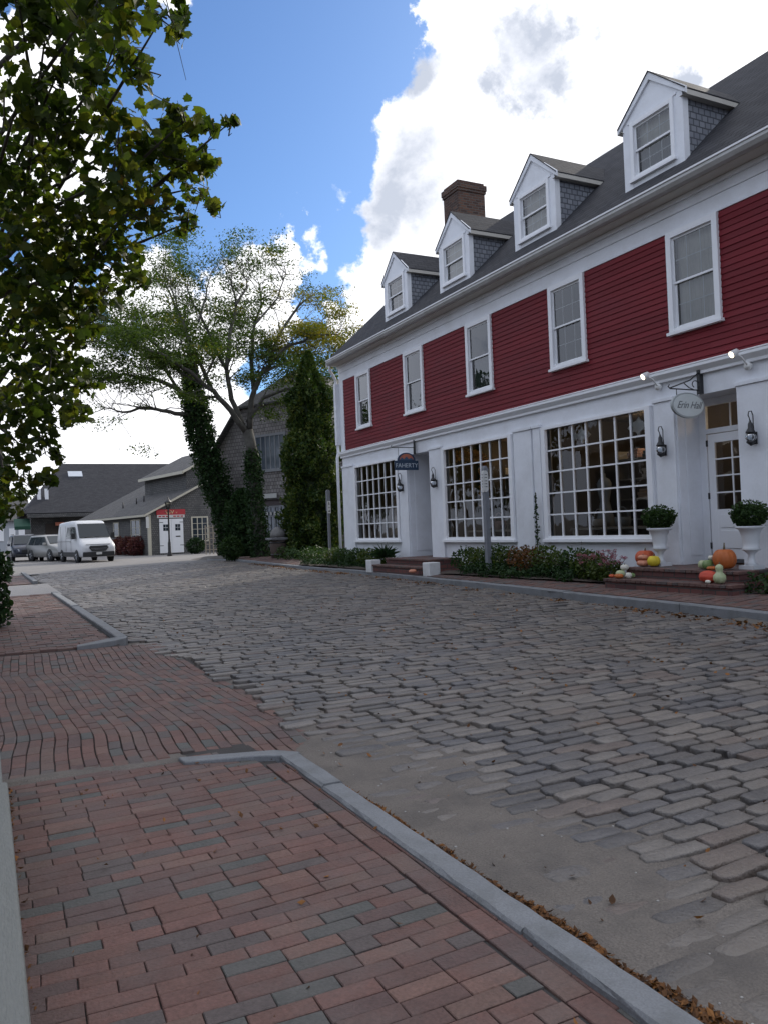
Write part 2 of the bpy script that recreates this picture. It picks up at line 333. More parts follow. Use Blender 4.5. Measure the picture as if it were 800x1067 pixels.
# --- brick fields
def bricks(name,rows_y,x0f,x1f,zf,L_=.2,W_=.098,along='x',wave=None,gap=.004,tilt=.006,hz=.002,split=None,m=None):
    V=[];Fc=[]
    r=0
    a=rows_y[0]
    while a<rows_y[1]:
        lo,hi=x0f(a+W_/2),x1f(a+W_/2)
        b=lo-(L_/2 if r%2 else 0)-RNG.uniform(0,.012)
        while b<hi:
            l=L_*(1 if RNG.random()>.03 else .5)
            b0=max(b,lo); b1=min(b+l,hi)
            if b1-b0>.03:
                cu=(b0+b1)/2; cv=a+W_/2
                du=(b1-b0)/2-min(gap,.006)/2*RNG.uniform(.5,1.6); dv=W_/2-gap/2*RNG.uniform(.5,2.)
                wv=wave(cv,cu) if wave else 0.
                wv2=(wave(cv,cu+.05)-wave(cv,cu-.05))/.1 if wave else 0.
                rot=RNG.normal(0,.006)-(wv2 if along=='y' else -wv2)
                t1=RNG.normal(0,tilt); t2=RNG.normal(0,tilt*2); hz_=RNG.normal(0,hz)
                base=len(V)
                for (ins,dz) in ((0,-.05),(0,-.003),(.003,0)):
                    for (sa,sb) in ((-1,-1),(1,-1),(1,1),(-1,1)):
                        pu=sa*(du-ins); pv=sb*(dv-ins)
                        if along=='x':
                            X_=cu+pu-pv*rot; Y_=cv+wv+pv+pu*rot
                        else:
                            X_=cv+wv+pv-pu*rot*1.0; Y_=cu+pu+pv*rot
                        Z_=float(zf(X_,Y_))+dz+hz_+pu*t1+pv*t2
                        V.append((X_,Y_,Z_))
                for q in range(2):
                    for j in range(4): 
                        f=(base+q*4+j,base+q*4+(j+1)%4,base+q*4+4+(j+1)%4,base+q*4+4+j); Fc.append(f if along=='x' else f[::-1])
                f=(base+8,base+9,base+10,base+11); Fc.append(f if along=='x' else f[::-1])
            b+=l
        a+=W_; r+=1
    M_=MB(); M_.v=V; M_.f=Fc; M_.sm=[False]*len(Fc)
    return setp(M_.build(name,m or BRICKM),kind='structure')
# near sidewalk : rows run across the walk; a header border runs beside the kerb
NB=lambda y: 1.585-.11
endy=lambda x: 4.98+.12*x
bricks('near_brick_sidewalk',(.6,5.08),lambda y:-.9,lambda y:(1.47 if y<4.85 else 1.3),lambda x,y:.0+.006*(vnoise(x,y,.8,2)-.5),wave=lambda v,u:.012*math.sin(u*2.3+v)+.007*math.sin(v*3.1+u*4),hz=.0012,L_=.206,W_=.0775,gap=.0035,tilt=.005)
bricks('sidewalk_border_bricks',(1.474,1.585),lambda y:.3,lambda y:4.66,lambda x,y:.002,along='y')
# middle crossing: courses run along the street and wander
wv=lambda v,u:.055*math.sin(u*1.05+v*.5+.5)+.012*math.sin(u*3.1+v*1.3)+.004*math.sin(u*7+v*3)
bricks('brick_crossing',(-1.8,2.02),lambda v: 5.12+(.0 if v<1.05 else .18 if v<1.5 else -.32),lambda v:10.95,lambda x,y:-.035+.02*sst(10,11,y)+.02*(1-sst(5.1,5.7,y))*(x<1.2)-.02*sst(1.3,2.1,x)+.02*(vnoise(x,y,.9,6)-.5),along='y',wave=wv,gap=.004,hz=.002,tilt=.005,W_=.083)
bricks('far_brick_sidewalk',(11.05,22.6),lambda y:-2.2,lambda y:1.52,lambda x,y:.005+.012*(vnoise(x,y,1.2,8)-.5),wave=lambda v,u:.012*math.sin(u*2.1+v),gap=.006,hz=.003)
bricks('third_brick_sidewalk',(28.6,38),lambda y:-2.2,lambda y:1.35,lambda x,y:.0,gap=.006,L_=.4,W_=.2)
grid('side_lane',np.arange(-2.4,1.9,.3),np.arange(22.6,28.7,.3),lambda x,y:-.03+0*x,COBM)
grid('joint_bed',np.concatenate([np.arange(-2.4,1.5,.12),[1.56]]),np.arange(.2,38,.12),lambda x,y:np.where(y<5.1,-.010,np.where(y<11,-.050+.02*(vnoise(x,y,.9,6)-.5)-.02*sst(1.3,2.1,x)+.02*sst(10,11,y)+.020*(1-sst(5.1,5.7,y)),np.where(y<22.6,-.012,np.where(y<28.6,-.06,-.012))))+.006*(vnoise(x,y,.2,3)-.5),JOINT)
# sandy strip where walk meets crossing
grid('sand_strip',np.arange(-.9,1.12,.04),np.arange(4.93,5.34,.03),lambda x,y:-.02+.03*np.exp(-((y-5.12-.04*np.sin(x*5))/.09)**2)*(.7+.5*vnoise(x,y,.25,5))+.003*vnoise(x,y,.05,8),SAND)
# far sidewalk in front of the red shop
bricks('shop_brick_sidewalk',(0,36.5),lambda y:float(kx(y))+.17,lambda y:(9.95 if y<23 else 11.6),zs,gap=.006,hz=.003)
grid('shop_joint_bed',np.arange(7.9,12,.25),np.arange(0,41,.5),lambda x,y:zs(x,y)-.014,JOINT,keep=lambda x,y:x>kx(y)+.12 and (x<9.96 or y>22.8))
# --- kerbs: one thing per run, each stone a separate block inside it
def kerb(name,path,w,ztop,depth,label,sl=(1.2,2.2),gap=.012,side=1):
    P=[np.array(p,float) for p in path]; seg=[np.linalg.norm(P[i+1]-P[i]) for i in range(len(P)-1)]; cum=[0]+list(np.cumsum(seg)); T=cum[-1]
    def at(t):
        t=min(max(t,0),T); i=min(np.searchsorted(cum,t,side='right')-1,len(seg)-1); return P[i]+(P[i+1]-P[i])*(t-cum[i])/seg[i]
    M_=MB(); t=0.; 
    while t<T-.05:
        t1=min(t+RNG.uniform(*sl),T); n=max(1,int((t1-t)/.11)); pts=[at(t+gap/2+(t1-t-gap)*i/n) for i in range(n+1)]
        vs=[];dz=RNG.normal(0,.004); ch=.012
        for i,q in enumerate(pts):
            d=pts[min(i+1,n)]-pts[max(i-1,0)]; d/=np.linalg.norm(d); nrm=np.array([d[1],-d[0]])*side
            zt=ztop(q[0],q[1])+dz; j=lambda:RNG.normal(0,.0045)
            for (o_,z_) in ((0,zt-depth),(0+j()*.4,zt-ch),(ch+j()*.6,zt+j()*.3),(w/2,zt+.001),(w-ch+j()*.6,zt+j()*.3),(w+j()*.4,zt-ch),(w,zt-depth)):
                pp=q+nrm*o_; vs.append((pp[0],pp[1],z_))
        fs=[(i*7+k,i*7+k+1,(i+1)*7+k+1,(i+1)*7+k) for i in range(n) for k in range(6)]+[tuple(range(7))[::-1],tuple(range(n*7,n*7+7))]
        M_.add(vs,fs); t=t1
    o=M_.build(name,GRAN); return setp(o,label,'kerb',None,'structure')
kerb('near_kerb',[(1.585,.2),(1.585,4.72)],.125,lambda x,y:.026,.2,None)
# return stone, tapered, at the crossing
M_=MB()
a=np.array([1.04,5.06]); b=np.array([1.60,4.86]); c=np.array([1.72,4.72]); c2=np.array([1.585,4.72]); a2=np.array([1.05,4.94]);b2=np.array([1.45,4.80])
top=[(a[0],a[1],.022),(b[0],b[1],.026),(c[0],c[1],.027),(c2[0],c2[1],.027),(b2[0],b2[1],.026),(a2[0],a2[1],.02)]
M_.prism([(p[0],p[1],p[2]) for p in top][::-1],(0,0,-.16)); M_.build('kerb_return',GRAN,bevel=.008)['kind']='structure'
kerb('middle_kerb',[(1.56,11.35),(1.54,16),(1.50,22.4)],.15,lambda x,y:.055,.2,None,sl=(2,3.2))
M_=MB(); M_.prism([(1.02,10.92,.03),(1.03,11.07,.032),(1.5,11.33,.055),(1.56,11.35,.055),(1.71,11.35,.055),(1.66,11.18,.05),(1.5,11.06,.045)],(0,0,-.18)); M_.build('kerb_return',GRAN,bevel=.01)['kind']='structure'
kerb('distant_kerb',[(1.38,28.6),(1.36,38)],.15,lambda x,y:.07,.2,None,sl=(2,3.2))
kerb('shop_kerb',KR,.16,lambda x,y:float(zk(y)),.3,None,sl=(1.8,2.8))
# low timber beside the camera
t=MB(); t.box(-.42,.064,.2,3.95,-.05,.34); o=t.build('timber_edging',WOODG,base=(-.2,2,0),bevel=.012); setp(o,'low weathered grey timber edging beam beside the near brick pavement','edging')
t=MB(); t.box(-.42,.045,3.99,5.2,-.05,.30); o=t.build('timber_post',WOODG,base=(-.2,4.1,0),bevel=.01); setp(o,'shorter lower grey timber block just beyond the long timber beam','edging')
# ================================================================== LEAVES
LEAF_MAPLE=[(0,0),(.22,.02),(.44,.02),(.44,.2),(.60,.40),(.42,.50),(.42,.68),(.22,.70),(0,.96),(-.22,.70),(-.42,.68),(-.42,.50),(-.60,.40),(-.44,.2),(-.44,.02),(-.22,.02)]
LEAF_OVAL=[(0,0),(.28,.3),(.3,.6),(0,1),(-.3,.6),(-.28,.3)]
LEAF_RH=[(0,0),(.3,.5),(0,1),(-.3,.5)]
LEAF_NEEDLE=[(0,0),(.12,.5),(0,1),(-.12,.5)]
def leaves(Mb,pos,size,tmpl,droop=.0,rng=RNG,up_bias=.5,sv=.3,cup=.12,dirs=None):
    pos=np.asarray(pos,float); n=len(pos)
    T=np.array([(x,y-.3) for x,y in tmpl]); k=len(T)
    nor=rng.normal(size=(n,3)); nor/=np.linalg.norm(nor,axis=1,keepdims=True); nor[:,2]=np.abs(nor[:,2])*(1-up_bias)+up_bias*1.; nor/=np.linalg.norm(nor,axis=1,keepdims=True)
    a=rng.normal(size=(n,3)) if dirs is None else dirs+rng.normal(size=(n,3))*.35
    a[:,2]-=droop; a-=nor*(a*nor).sum(1,keepdims=True); a/=np.linalg.norm(a,axis=1,keepdims=True); b=np.cross(nor,a)
    sz=size*(1+sv*rng.uniform(-1,1,n))
    P=pos[:,None,:]+sz[:,None,None]*(T[None,:,0,None]*b[:,None,:]+T[None,:,1,None]*a[:,None,:]-cup*((T[None,:,0,None]**2)*2)*nor[:,None,:])
    o=len(Mb.v); Mb.v.extend(map(tuple,P.reshape(-1,3))); Mb.f.extend([tuple(range(o+i*k,o+i*k+k)) for i in range(n)]); Mb.sm.extend([False]*n)
def blob(n,c,r,shell=.0,rng=RNG):
    d=rng.normal(size=(n,3)); d/=np.linalg.norm(d,axis=1,keepdims=True); rad=rng.uniform(shell**3,1,n)**(1/3.)
    return np.array(c)+d*rad[:,None]*np.array(r)
MAPLE=leafmat('maple_leaf',[(0,(.018,.033,.009)),(.35,(.036,.058,.012)),(.62,(.070,.094,.016)),(.87,(.13,.125,.022)),(1,(.19,.07,.02))],.5)
IVY=leafmat('ivy_leaf',[(0,(.012,.03,.012)),(.6,(.022,.05,.016)),(1,(.05,.085,.025))],.2,.62)
LOCUST=leafmat('locust_leaf',[(0,(.026,.050,.012)),(.5,(.05,.085,.018)),(1,(.10,.125,.022))],.42)
LOCUSTY=leafmat('yellowing_leaf',[(0,(.07,.10,.018)),(.5,(.17,.165,.022)),(1,(.27,.18,.025))],.45)
CYPR=leafmat('arborvitae_leaf',[(0,(.012,.030,.010)),(.4,(.028,.056,.013)),(.7,(.068,.095,.018)),(1,(.12,.125,.025))],.28)
SHRUB=leafmat('shrub_leaf',[(0,(.015,.035,.012)),(.5,(.03,.06,.018)),(1,(.06,.10,.025))],.25,.62)
BEDL=leafmat('bed_leaf',[(0,(.03,.055,.015)),(.5,(.055,.085,.02)),(.85,(.09,.10,.025)),(1,(.16,.06,.03))],.3)
RUST=leafmat('rusty_leaf',[(0,(.06,.06,.02)),(.5,(.13,.06,.025)),(1,(.2,.06,.03))],.3)
PINK=leafmat('pink_flower',[(0,(.2,.06,.09)),(.5,(.3,.1,.14)),(1,(.38,.2,.24))],.2)
BURG=leafmat('burgundy_leaf',[(0,(.06,.02,.022)),(.6,(.13,.04,.042)),(1,(.2,.10,.075))],.25)
LITT=leafmat('dry_litter',[(0,(.035,.02,.012)),(.4,(.10,.045,.018)),(.8,(.24,.105,.032)),(1,(.06,.03,.016))],.1,.7)
# ---------------- near maple
mt=thing('maple_tree','broad-leaved tree with ivy-covered trunk overhanging the left pavement','tree',(-.27,14.6,0))
trk=MB(); T0=np.array([-.27,14.6,-.1])
trk.tube([T0,T0+[0,0,1.5],T0+[.05,-.1,3.2],T0+[.0,-.5,5],T0+[-.2,-1.2,7.5],T0+[-.2,-1.8,10.5]],[.34,.28,.25,.21,.15,.07],12)
top=[T0+[.05,-.1,3.2],T0+[.0,-.5,5],T0+[-.1,-.8,6.2],T0+[-.2,-1.2,7.5],T0+[-.2,-1.5,9]]
CL=[(20,5,38),(60,-5,36),(100,0,38),(140,2,30),(172,12,22),(185,32,11),(48,30,22),(88,38,34),(125,52,28),(150,78,15),(62,72,18),(95,85,16),(20,100,30),(45,115,26),(75,128,26),(105,112,22),(126,150,30),(160,138,30),(192,126,20),(218,130,10),(240,127,8),(160,170,32),(196,165,22),(218,172,12),(205,195,16),(225,215,10),(120,185,30),(70,165,22),(25,165,34),(20,205,34),(60,220,22),(95,225,30),(135,220,30),(168,218,20),(195,232,12),(60,262,30),(95,262,30),(20,262,30),(125,262,24),(145,290,14),(30,300,30),(70,305,32),(105,305,22),(20,340,32),(60,345,32),(92,338,16),(30,385,34),(70,385,24),(95,400,13),(20,425,30),(55,425,28),(82,432,14),(20,462,22),(50,465,16),(18,500,22),(48,496,12),(8,525,16),(60,478,7)]
lf=MB(); ends=[]
for (px,py,rp) in CL:
    Y=7.2+ (py/520)*5.6+RNG.uniform(-.7,.7); c=PY(px,py,Y); dep=(c-CAM)@fw; r=rp*dep/F
    n=int(4.9*rp*rp/ (0.125*F/dep)**2*PI*.95)+5
    pp=blob(n,c,(r*1.05,r*1.6,r*.95)); leaves(lf,pp,.115,LEAF_MAPLE,droop=.9,up_bias=.12,sv=.4,cup=.25); ends.append((c,r))
for q in range(90):          # the rest of the crown, left and above the picture
    a=RNG.uniform(0,2*PI); rr=RNG.uniform(1.5,6.5); c=np.array([-3.0+rr*math.cos(a)*.9,11.+rr*math.sin(a),RNG.uniform(4.2,11.5)])
    d=c-CAM; w=d@fw
    if w>.2:
        sx=400+F*(d@rt)/w; sy=533.5-F*(d@up)/w
        if sx>-60 and -60<sy<1100: continue
    r=RNG.uniform(.6,1.1); leaves(lf,blob(85,c,(r,r,r*.7)),.13,LEAF_MAPLE,droop=.9,up_bias=.15,cup=.2); ends.append((c,r))
for i,(c,r) in enumerate(ends):
    s0=top[min(range(5),key=lambda k:np.linalg.norm(top[k]-c)+abs(top[k][2]-(c[2]-1.5))*.8)]
    if i%2==0 or i>58:
        mid=(s0+c)/2+RNG.normal(0,.25,3)+[0,0,.25]; trk.tube([s0,s0*.6+mid*.4+[0,0,.1],mid,c*.7+mid*.3,c],[.06,.045,.03,.018,.006],6)
    for j in range(3):
        e=c+RNG.normal(0,1,3)*r*.7; trk.tube([c+RNG.normal(0,.05,3),(c+e)/2+RNG.normal(0,.05,3),e],[.010,.007,.003],4)
trk.build('trunk',BARK,mt); lf.build('crown',MAPLE,mt)
iv=MB(); 
for h in np.linspace(.0,3.9,70):
    n=95; a=RNG.uniform(0,2*PI,n); rr=(.46+.10*math.sin(h*3.1)+.07*math.sin(h*7.7))*RNG.uniform(.65,1.05,n)*(1 if h>1 else .8+.2*h)
    p=np.stack([T0[0]+.12+rr*np.cos(a),T0[1]-.1*h+rr*np.sin(a),h+RNG.normal(0,.05,n)],-1); leaves(iv,p,.1,LEAF_OVAL,droop=.8,up_bias=.1)
iv.build('ivy',IVY,mt)
# ================================================================== RED SHOP BUILDING
bd=thing('red_shop_building','long red clapboard shop with white ground floor and four roof dormers','building',(10,12,.3))
DX=10.0; YN,YF=1.0,22.7
ZS0,ZC,ZRT,ZFR=.25,3.752,5.957,6.215
UW=[(20.48,21.45),(17.42,18.43),(14.38,15.40),(11.36,12.39),(8.35,9.36),(5.3,6.3),(2.3,3.3)]
UZ0,UZ1=4.345,5.957
# clapboards, lapped, split round the windows
cb=MB(); nb=23; hb=(ZRT-ZC)/nb
edges=[YN]+[v for w in sorted(UW) for v in (w[0]+.03,w[1]-.03)]+[YF-.08]
for i in range(nb):
    z0=ZC+i*hb; z1=z0+hb
    spans=[(YN,YF-.08)] if z1<UZ0+.04 else [(edges[k],edges[k+1]) for k in range(0,len(edges),2)]
    for (a,b) in spans:
        ya=a
        while ya<b-.01:
            yb=ya+RNG.uniform(1.6,4.6); yb=b if b-yb<.5 else yb
            q=RNG.normal(0,.0012); e=.0015 if yb<b else 0; dz=RNG.normal(0,.0012)
            cb.add([(DX-.022+q,ya,z0+dz),(DX-.022+q,yb-e,z0+dz),(DX-.006,yb-e,z1+.01),(DX-.006,ya,z1+.01),(DX+.03,ya,z0+dz),(DX+.03,yb-e,z0+dz)],[(0,3,2,1),(0,1,5,4)]); ya=yb
cb.build('clapboard_wall',RED,bd)
# dark backing with window holes is the inner wall; end and back walls
en=MB()
en.box(DX+.03,DX+.1,YN,YF-.02,ZC,UZ0); 
for k in range(0,len(edges),2): en.box(DX+.03,DX+.1,edges[k],edges[k+1],UZ0+.002,ZFR+.2)
en.box(DX+.1,16.3,YF-.12,YF-.02,.2,6.3); en.box(DX+.1,16.3,YN,YN+.1,.2,6.3); en.box(16.2,16.3,YN+.1,YF-.12,.2,6.3)
RX,RZ=13.18,9.86
for yy in (YF-.12,YN): en.prism([(DX+.1,yy,6.3),(16.3,yy,6.3),(RX,yy,RZ-.15)],(0,.1,0))
en.build('end_walls',CEDARB,bd,uv=True)
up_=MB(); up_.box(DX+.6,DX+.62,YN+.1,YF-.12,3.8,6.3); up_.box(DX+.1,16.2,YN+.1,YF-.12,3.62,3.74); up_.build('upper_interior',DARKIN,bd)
# frieze, soffit
fz=MB(); fz.box(DX-.03,DX+.03,YN,YF,ZRT,ZFR-.004); fz.box(DX-.045,DX+.03,YN,YF,ZFR,6.43)
fz.box(DX-.09,DX-.046,YN,YF,6.36,6.43)
fz.build('frieze_board',WHITE,bd,bevel=.003)
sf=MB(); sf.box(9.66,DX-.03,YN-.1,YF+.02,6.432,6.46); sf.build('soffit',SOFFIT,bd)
gt=MB(); pr=[(9.53,6.57),(9.52,6.50),(9.56,6.445),(9.66,6.44),(9.66,6.57),(9.645,6.57),(9.645,6.47),(9.57,6.47),(9.545,6.50),(9.545,6.57)]
gt.prism([(x,YN-.1,z) for x,z in pr],(0,YF-YN+.02,0)); gt.build('gutter',mat('gutter_grey',(.42,.42,.41),.5,.15,4,.1,20,stain=(.25,.23,.2),stain_amt=.5,stain_scale=3),bd); gl_=MB(); gl_.box(9.508,9.528,YN-.1,YF-.08,6.555,6.582); gl_.build('gutter_lip',WHITE2,bd)
# corner board and downspout
cn=MB(); cn.box(DX-.035,DX+.03,YF-.3,YF,ZC+.0,ZRT); cn.build('corner_board',WHITE,bd,bevel=.004)
ds=MB(); ds.tube([(9.62,YF-.12,6.45),(9.66,YF-.05,6.3),(9.88,YF+.06,6.05),(9.9,YF+.08,5.9),(9.9,YF+.08,3.75),(9.86,YF+.08,3.6),(9.86,YF+.08,.35)],.045,10); ds.box(9.84,10.02,YF+.0,YF+.14,4.0,5.9); ds.build('downspout',WHITE,bd)
# main roof
ez=6.50; rf=MB(); 
def roofz(x): return ez+.04+(x-9.6)*(RZ-ez)/(RX-9.6)
rf.add([(9.58,YN-.2,ez+.075),(9.58,YF+.08,ez+.075),(RX,YF+.08,RZ+.075),(RX,YN-.2,RZ+.075),(9.58,YN-.2,ez+.035),(9.58,YF+.08,ez+.035),(RX,YF+.08,RZ-.0),(RX,YN-.2,RZ-.0),(16.8,YN-.2,ez),(16.8,YF+.08,ez)],
  [(0,3,2,1),(0,1,5,4),(4,5,6,7),(1,2,6,5),(0,4,7,3),(3,8,9,2),(7,6,9,8)])
R1=rf.build('roof',ROOF,bd,uv=True)
rk=MB(); rk.prism([(9.6,YF+.082,ez+.06),(9.6,YF+.082,ez-.1),(RX,YF+.082,RZ-.14),(RX,YF+.082,RZ+.06)],(0,.02,0)); rk.build('rake_board',WHITE,R1)
def rz_(x): return ez+.075+(x-9.58)*(RZ-ez)/(RX-9.58)
ch=MB(); ch.box(12.75,13.69,19.8,20.62,8.8,11.28); ch.box(12.72,13.72,19.77,20.65,11.28,11.36); ch.box(12.70,13.74,19.75,20.67,11.36,11.52); ch.box(12.76,13.68,19.81,20.61,11.52,11.6)
chm=ch.build('chimney',CHIM,bd,uv=True)
# sash window pieces (facade facing -X)
def sash(parent,y0,y1,z0,z1,xf,cas=.1,upper='mirror',lower='dark',grid_=(0,0),name='window',lab=None,header=True):
    fr=MB(); xo=xf-.045
    fr.box(xo,xf+.05,y0,y0+cas,z0,z1); fr.box(xo,xf+.05,y1-cas,y1,z0,z1)
    fr.box(xo-.0,xf+.05,y0+cas,y1-cas,z1-cas,z1); fr.box(xo-.03,xf+.06,y0-.03,y1+.03,z0-.05,z0); fr.box(xo+.01,xf+.05,y0+cas,y1-cas,z0,z0+.06)
    w=fr.build(name,WHITE2,parent,bevel=.004)
    if lab: w['label']=lab
    a,b=y0+cas,y1-cas; c,d=z0+.06,z1-cas; mz=(c+d)/2
    s=MB(); t=.035
    for (q0,q1,xx) in ((mz-.02,d,xf+.0),(c,mz+.02,xf+.03)):
        s.box(xx,xx+.03,a,a+t,q0,q1); s.box(xx,xx+.03,b-t,b,q0,q1); s.box(xx,xx+.03,a+t,b-t,q0,q0+t); s.box(xx,xx+.03,a+t,b-t,q1-t,q1)
        if grid_[0]:
            for i in range(1,grid_[0]): yy=a+(b-a)*i/grid_[0]; s.box(xx+.016,xx+.026,yy-.007,yy+.007,q0+t,q1-t)
            for i in range(1,grid_[1]): zz=q0+(q1-q0)*i/grid_[1]; s.box(xx+.015,xx+.027,a+t,b-t,zz-.007,zz+.007)
    s.build('sash',WHITE2,w,bevel=.002)
    g=MB(); g.add([(xf+.012,a+t,mz),(xf+.012,b-t,mz),(xf+.012,b-t,d-t),(xf+.012,a+t,d-t),(xf+.042,a+t,c+t),(xf+.042,b-t,c+t),(xf+.042,b-t,mz),(xf+.042,a+t,mz)],[(0,3,2,1),(4,7,6,5)]); g.build('pane',GLASS,w)
    for kind,(q0,q1) in ((upper,(mz,d)),(lower,(c,mz))):
        if kind in('cream','slate'):
            k=MB(); n=22; 
            for i in range(n):
                ya=a+(b-a)*i/n; yb=a+(b-a)*(i+1)/n; xa=xf+.12+.012*math.sin(i*2.4); xb=xf+.12+.012*math.sin((i+1)*2.4); k.add([(xa,ya,q0),(xb,yb,q0),(xb,yb,q1),(xa,ya,q1)],[(0,1,2,3)],True)
            k.build('curtain',CURT if kind=='cream' else DCURT,w)
    return w
for i,(a,b) in enumerate(UW):
    up2,lo2=[('none','none'),('none','slate'),('none','slate'),('none','none'),('cream','cream'),('none','slate'),('none','none')][i]
    sash(bd,a,b,UZ0,UZ1-.002,DX-.02,.1,up2,lo2,(3,2) if i in(3,4) else (0,0))
# dormers
DM=[(8.98,10.3,10.07,8.75,8.18),(12.24,13.6,10.14,8.82,8.22),(15.27,16.62,10.09,8.76,8.16),(18.45,19.8,10.2,8.86,8.26),(5.7,7.02,10.1,8.8,8.2)]
for (y0,y1,xf,zp,ze) in DM:
    zb=rz_(xf)-.02; ym=(y0+y1)/2; dw=MB()
    xk=lambda z:9.58+(z-ez-.075)*(RX-9.58)/(RZ-ez)   # roof x at height z
    ztop=ze-.05
    d=None
    f=MB(); cw=.2
    f.box(xf-.02,xf+.06,y0,y0+cw,zb-.04,ztop+.02); f.box(xf-.02,xf+.06,y1-cw,y1,zb-.04,ztop+.02)
    f.prism([(xf-.015,y0,ztop+.02),(xf-.015,y1,ztop+.02),(xf-.015,ym,zp-.05)],(.08,0,0))
    f.box(xf-.035,xf+.05,y0+.12,y1-.12,ztop+.0,ztop+.045); 
    f.box(xf-.012,xf+.06,y0+cw,y1-cw,zb-.04,zb+.12)
    # corner returns on the cheek
    for yy,s_ in ((y0-.002,1),(y1+.002,-1)): f.box(xf+.06,xf+.10,yy,yy+s_*.03,zb+.02,ztop)
    # pediment mouldings
    for s_,yo in ((1,y0),(-1,y1)):
        f.prism([(xf-.05,yo-s_*.1,ze-.13),(xf-.05,yo-s_*.1,ze-.02),(xf-.05,ym,zp+.03),(xf-.05,ym,zp-.10)],(.034,0,0))
    d=f.build('dormer',WHITE,bd,bevel=.003)
    for yy in (y0+.03,y1-.05):
        c=MB(); c.prism([(xf+.062,yy,zb-.05),(xf+.062,yy,ztop),(xk(ztop)+.1,yy,ztop)],(0,.02,0)); c.build('cheek_wall',CEDARB,d,uv=True)
    r_=MB(); xo=xf-.065
    for s_,yo in ((1,y0-.09),(-1,y1+.09)):
        zlo=ze-.03; xa=xk(zlo)+.05; xb=xk(zp)+.05
        r_.add([(xo,yo,zlo),(xo,ym,zp+.05),(xb,ym,zp+.05),(xa,yo,zlo),(xo,yo,zlo-.02),(xo,ym,zp+.03),(xb,ym,zp+.03),(xa,yo,zlo-.02)],[(0,1,2,3) if s_<0 else (3,2,1,0),(4,7,6,5),(0,4,5,1),(0,3,7,4)])
    r_.build('dormer_roof',ROOF,d,uv=True)
    for s_,yo in ((1,y0-.09),(-1,y1+.09)):
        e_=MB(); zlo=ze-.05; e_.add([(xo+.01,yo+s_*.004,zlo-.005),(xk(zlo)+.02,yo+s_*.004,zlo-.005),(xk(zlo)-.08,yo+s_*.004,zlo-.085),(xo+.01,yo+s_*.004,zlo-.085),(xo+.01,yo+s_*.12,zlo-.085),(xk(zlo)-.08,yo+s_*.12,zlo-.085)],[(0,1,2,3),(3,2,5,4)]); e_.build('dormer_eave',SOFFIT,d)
    sash(d,y0+cw-.02,y1-cw+.02,zb+.14,ztop+.0,xf-.0,.075,'none' if y0>18 else 'cream','slate' if y0<10 else ('none' if y0>18 else 'cream'),(3,2) if y0<14 else (2,2),name='dormer_window')
# storefront
WIN=[(19.09,21.69,7,'w1'),(13.91,16.55,7,'w2'),(9.98,12.66,7,'w3'),(4.2,7.0,7,'w0')]
REC=[(17.3,18.45),(8.17,9.33)]
ZW0,ZW1=1.10,3.2; ZSI=.98
sfm=MB(); xb=DX+.04
pts=sorted([(a,b,'w') for a,b,_,_ in WIN]+[(a,b,'r') for a,b in REC])
y=YN
for (a,b,k) in pts:
    sfm.box(DX,DX+.1,y,a,ZS0,3.62)
    if k=='w': sfm.box(DX,DX+.1,a,b,ZS0,ZSI+.02)
    sfm.box(DX,DX+.1,a,b,ZW1 if k=='w' else 3.27,3.62)
    y=b
sfm.box(DX,DX+.1,y,YF,ZS0,3.62)
stf=sfm.build('storefront_wall',WHITE,bd)
tr_=MB()
tr_.prism([(DX-.13,YN,3.745),(DX-.13,YN,3.70),(DX-.06,YN,3.63),(DX-.06,YN,3.585),(DX-.0,YN,3.585),(DX-.0,YN,3.75)],(0,YF-YN+.02,0))
tr_.prism([(DX-.135,YN,3.75),(DX-.135,YN,3.762),(DX-.02,YN,3.80),(DX-.0,YN,3.75)],(0,YF-YN+.02,0))
tr_.build('cornice',WHITE2,bd,bevel=.003)
def pil(a,b,cap=True):
    pl=MB(); pl.box(DX-.05,DX,a,b,.3,3.27)
    if cap: pl.box(DX-.075,DX-.0,a-.02,b+.02,3.272,3.33)
    pl.build('pilaster',WHITE,bd,bevel=.005)
for a,b in [(21.86,22.66),(18.47,18.93),(16.7,17.28),(13.12,13.72),(12.83,13.06),(9.36,9.78),(7.35,8.15)]: pil(a,b)
